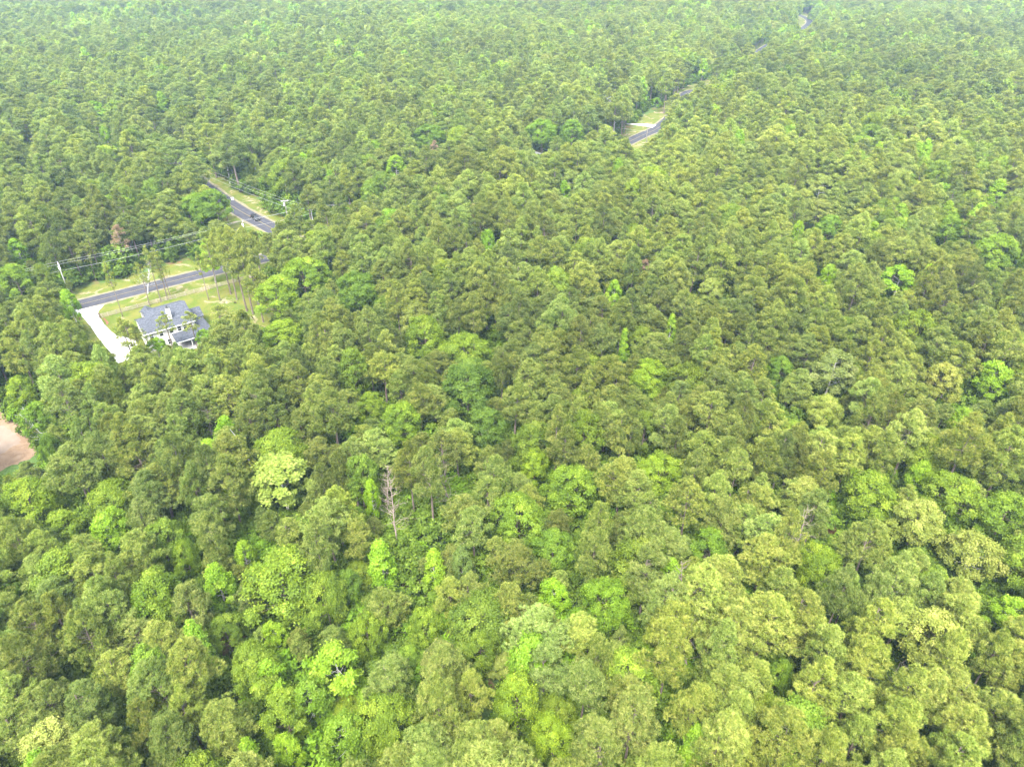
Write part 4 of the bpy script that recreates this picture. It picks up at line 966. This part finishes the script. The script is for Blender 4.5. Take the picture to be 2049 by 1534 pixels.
# ---------------------------------------------------------------- rail fence, gate posts
fe = empty('rail_fence', (-119.6, 182.6, 0)); tag(fe, 'weathered four-rail board fence between lawn and road', 'fence')
FP = [Vector(p) for p in [(0, 0), (10.3, 7.8), (24.8, 18.4), (31.4, 23.3), (36.0, 27.0)]]
pts = smooth_path([tuple(p) for p in FP], 2.45)
post_me = MB().box(-.08, .08, -.08, .08, -.3, 1.36).mesh('fence_post', M['fencewood'])
rail_me = MB().box(0, 1, -.02, .02, -.07, .07).mesh('rail', M['fencewood'])
for i, p in enumerate(pts):
    o = link('fence_post', post_me, fe); o.location = (p.x, p.y, 0)
    if i < len(pts) - 1:
        d = pts[i + 1] - p
        for zz in (.25, .58, .91, 1.24):
            q = link('rail', rail_me, fe); q.location = (p.x + .10 * d.y / d.length, p.y - .10 * d.x / d.length, zz + rng.normal(0, .012)); q.rotation_euler = (0, 0, math.atan2(d.y, d.x)); q.scale = (d.length - .01, 1, 1)
for (x, y, lab) in ((-120.1, 182.4, 'dark wooden gate post at the fence end of the driveway'), (-125.3, 181.2, 'dark wooden gate post across the driveway from the fence')):
    r = empty('gate_post', (x, y, 0)); tag(r, lab, 'gate post', 'gate posts of the driveway')
    MB().box(-.17, .17, -.17, .17, -.3, 1.6).build('shaft', M['postwood'], r); MB().box(-.22, .22, -.22, .22, 1.603, 1.7).build('post_cap', M['postwood'], r)

# ---------------------------------------------------------------- utility poles and wires
def pole(px, py, H, ang, lab, arms=((0, 2.4),), cans=0, m='paleolewood'):
    p = at(px, py, H); zt = float(terr(p.x, p.y)); r = empty('utility_pole', (p.x, p.y, zt), R_(ang)); tag(r, lab, 'utility pole', 'utility poles along the roads')
    MB().tube([(0, 0, -.6), (0, 0, H * .5), (0, 0, H)], [.19, .16, .12], 8).build('shaft', M[m], r)
    tips = []
    for k, (dz, L) in enumerate(arms):
        z = H - .35 - dz
        arm = MB().box(-L / 2, L / 2, -.20, -.08, z - .08, z + .08).build('crossarm', M['armwood'], r)
        for x in (-L / 2 + .12, L / 2 - .12, -.35):
            MB().tube([(x, -.14, z + .082), (x, -.14, z + .30)], [.06, .04], 6).build('insulator', M['porcelain'], arm)
            if k == 0: tips.append((x, -.14, z + .30))
    if not arms:
        MB().tube([(0, 0, H), (0, 0, H + .3)], [.07, .05], 6).build('insulator', M['porcelain'], r); tips = [(0, 0, H + .3)] * 3
    for c in range(cans):
        x = (-.42, .42, 0)[c]; y = (0, 0, -.45)[c]; can = MB().tube([(x, y, H - 2.1), (x, y, H - 1.2)], .25, 10).build('transformer', M['greymetal'], r)
        MB().tube([(x, y, H - 1.197), (x, y, H - .95)], .05, 6).build('bushing', M['porcelain'], can)
    mw = Matrix.Translation((p.x, p.y, zt)) @ Matrix.Rotation(R_(ang), 4, 'Z')
    return [mw @ Vector(t) for t in tips] + [mw @ Vector((0, 0, H - 2.6))]
A_ = pole(115, 526, 10.5, 128, 'grey pole with crossarms and cans beside the tall pine at the left road verge', ((0, 2.4), (.8, 2.0)), 2)
C_p = pole(484, 441, 10.5, 120, 'pole with white cans standing near the black car', ((0, 1.2),), 2, 'polewood')
D_ = pole(621, 413, 10.5, 15, 'pole with double crossarm rising from pines right of the side road', ((0, 2.4), (1.0, 2.4)), 0)
B_ = pole(569, 400, 10.5, 15, 'dark pole with white crossarm against vine-clad woods by the side road', ((0, 2.6),), 1, 'polewood')
E_ = pole(345, 308, 11, 25, 'pole with crossarm above the forest, upper left middle', ((0, 2.4),), 1)
F_ = pole(60, 266, 11, 25, 'tall pole with cans at the upper left edge', ((0, 2.4),), 2)
G_ = pole(1230, 244, 9.5, 0, 'bare pale pole with one can beside the bend of the far road', (), 1)
H_ = pole(1296.6, 252, 9.0, 0, 'dark pole standing in front of the far road bend', (), 0, 'polewood')
I_ = pole(1495, 100, 10, 30, 'far pole with crossarm beside the distant road', ((0, 2.6),), 0)
L_ = at(-90, 566, 9.5); left_end = [L_ + Vector((0, k * .9, 0)) for k in range(3)] + [L_ - Vector((0, 0, 2))]
Rr = at(760, 400, 9.5); right_end = [Rr + Vector((0, k * .9, 0)) for k in range(3)] + [Rr - Vector((0, 0, 2))]
def span(P, Q, lab, n=3):
    r = empty('power_line', P[0]); tag(r, lab, 'power line', 'power lines between the poles')
    for i in list(range(n - 1)) + [3]:
        a, b = P[min(i, len(P) - 1)] - P[0], Q[min(i, len(Q) - 1)] - P[0]; sag = .012 * (b - a).length
        MB().tube([a.lerp(b, t) - Vector((0, 0, sag * 4 * t * (1 - t))) for t in np.linspace(0, 1, 15)], .022 if i < 3 else .028, 4).build('wire', M['wire'], r)
span(A_, left_end, 'wires running off the left edge from the pole by the tall pine')
span(A_, C_p, 'wires between the left verge pole and the pole near the black car')
span(C_p, D_, 'wires crossing the side road above the black car')
span(D_, right_end, 'wires running right from the pole with double crossarm')
span(B_, D_, 'short wires between the two poles beside the side road')
span(B_, E_, 'wires along the side road up to the pole above the forest')
span(E_, F_, 'wires across the forest to the pole at the upper left edge')
span(G_, H_, 'thin wire between the two poles at the far road bend', 1)

# ---------------------------------------------------------------- black car on the side road
def car(p, heading):
    r = empty('car', p, heading); tag(r, 'black sport utility car driving on the side road', 'car')
    def prof(ys): pass
    prf = [(-2.25, .45), (-2.3, .8), (-2.2, 1.05), (-.95 - .35, 1.12), (.0, 1.14), (1.05, 1.10), (2.1, .92), (2.28, .75), (2.25, .42)]
    top = [(-2.15, 1.06), (-1.85, 1.62), (.15, 1.68), (.95, 1.12)]
    b = MB(); w = .93
    b.hexa([(x, -w, z) for x, z in prf], [(x, w, z) for x, z in prf]); b.build('body', M['blackpaint'], r, bevel=.05)
    c = MB(); k = [(-2.12, .82), (-1.80, .70), (.12, .70), (.92, .80)]
    c.hexa([(x, -h, z) for (x, z), (_, h) in zip(top, k)], [(x, h, z) for (x, z), (_, h) in zip(top, k)]); c.build('roof', M['blackpaint'], r, bevel=.04)
    def quad(name, P, m): MB().face(P).build(name, m, r)
    for s in (-1, 1):
        quad('side_window', [(-1.75, .835 * s, 1.16), (.62, .83 * s, 1.16), (.10, .755 * s, 1.58), (-1.55, .755 * s, 1.58)], M['glass'])
    quad('windscreen', [(.90, -.72, 1.20), (.90, .72, 1.20), (.26, .64, 1.63), (.26, -.64, 1.63)], M['glass'])
    quad('rear_window', [(-2.17, -.7, 1.2), (-2.17, .7, 1.2), (-1.94, .62, 1.54), (-1.94, -.62, 1.54)], M['glass'])
    for s in (-1, 1):
        MB().box(-1.6, 0, .52 * s - .03, .52 * s + .03, 1.70, 1.76).build('roof_rail', M['darkmetal'], r)
        MB().box(2.14, 2.30, .62 * s - .2, .62 * s + .2, .66, .84).build('headlight', M['lamp'], r)
        MB().box(-2.34, -2.2, .72 * s - .13, .72 * s + .13, .8, 1.05).build('tail_light', M['redlamp'], r)
        MB().box(.70, .88, .93 * s - .02 * s, .93 * s + .24 * s, 1.08, 1.22).build('mirror', M['blackpaint'], r)
        for x in (-1.42, 1.42):
            t = MB().tube([(x, .74 * s, .35), (x, .96 * s, .35)], .35, 18).build('wheel', M['tyre'], r)
            MB().tube([(x, .955 * s, .35), (x, .975 * s, .35)], .22, 12).build('rim', M['rim'], t)
    MB().box(2.26, 2.30, -.26, .26, .5, .62).build('number_plate', M['plate'], r)
    MB().box(2.25, 2.29, -.38, .38, .66, .80).build('grille', M['darkmetal'], r)
cpos = at(508.5, 436, .8); cd = Vector((-88.5 + 73, 250.6 - 233.5))
car((cpos.x + .72 * .5, cpos.y + .69 * .5, .055), math.atan2(-cd.y, -cd.x))
ub = at(465.5, 400, 0); r = empty('utility_box', (ub.x, ub.y, 0), .4); tag(r, 'small white utility box on the verge of the side road', 'utility box')
MB().box(-.5, .5, -.4, .4, -.1, .8).build('cabinet', M['gutter'], r, bevel=.03); MB().box(-.54, .54, -.44, .44, .803, .86).build('lid', M['gutter'], r)

# ---------------------------------------------------------------- the air
hz = bpy.data.materials.new('haze_air'); hz.use_nodes = True; n = hz.node_tree.nodes; n.clear()
ho = n.new('ShaderNodeOutputMaterial'); hv = n.new('ShaderNodeVolumePrincipled')
hv.inputs['Color'].default_value = (.56, .80, 1.0, 1); hv.inputs['Density'].default_value = .000135; hv.inputs['Anisotropy'].default_value = .2
hz.node_tree.links.new(hv.outputs[0], ho.inputs['Volume'])
lo = float(terr(*np.meshgrid(np.linspace(-6000, 6000, 300), np.linspace(400, 6000, 200))).min()) - 1
tag(MB().box(-6050, 6050, -5050, 6050, lo, CAM_H + 6).build('haze', hz), kind='stuff')
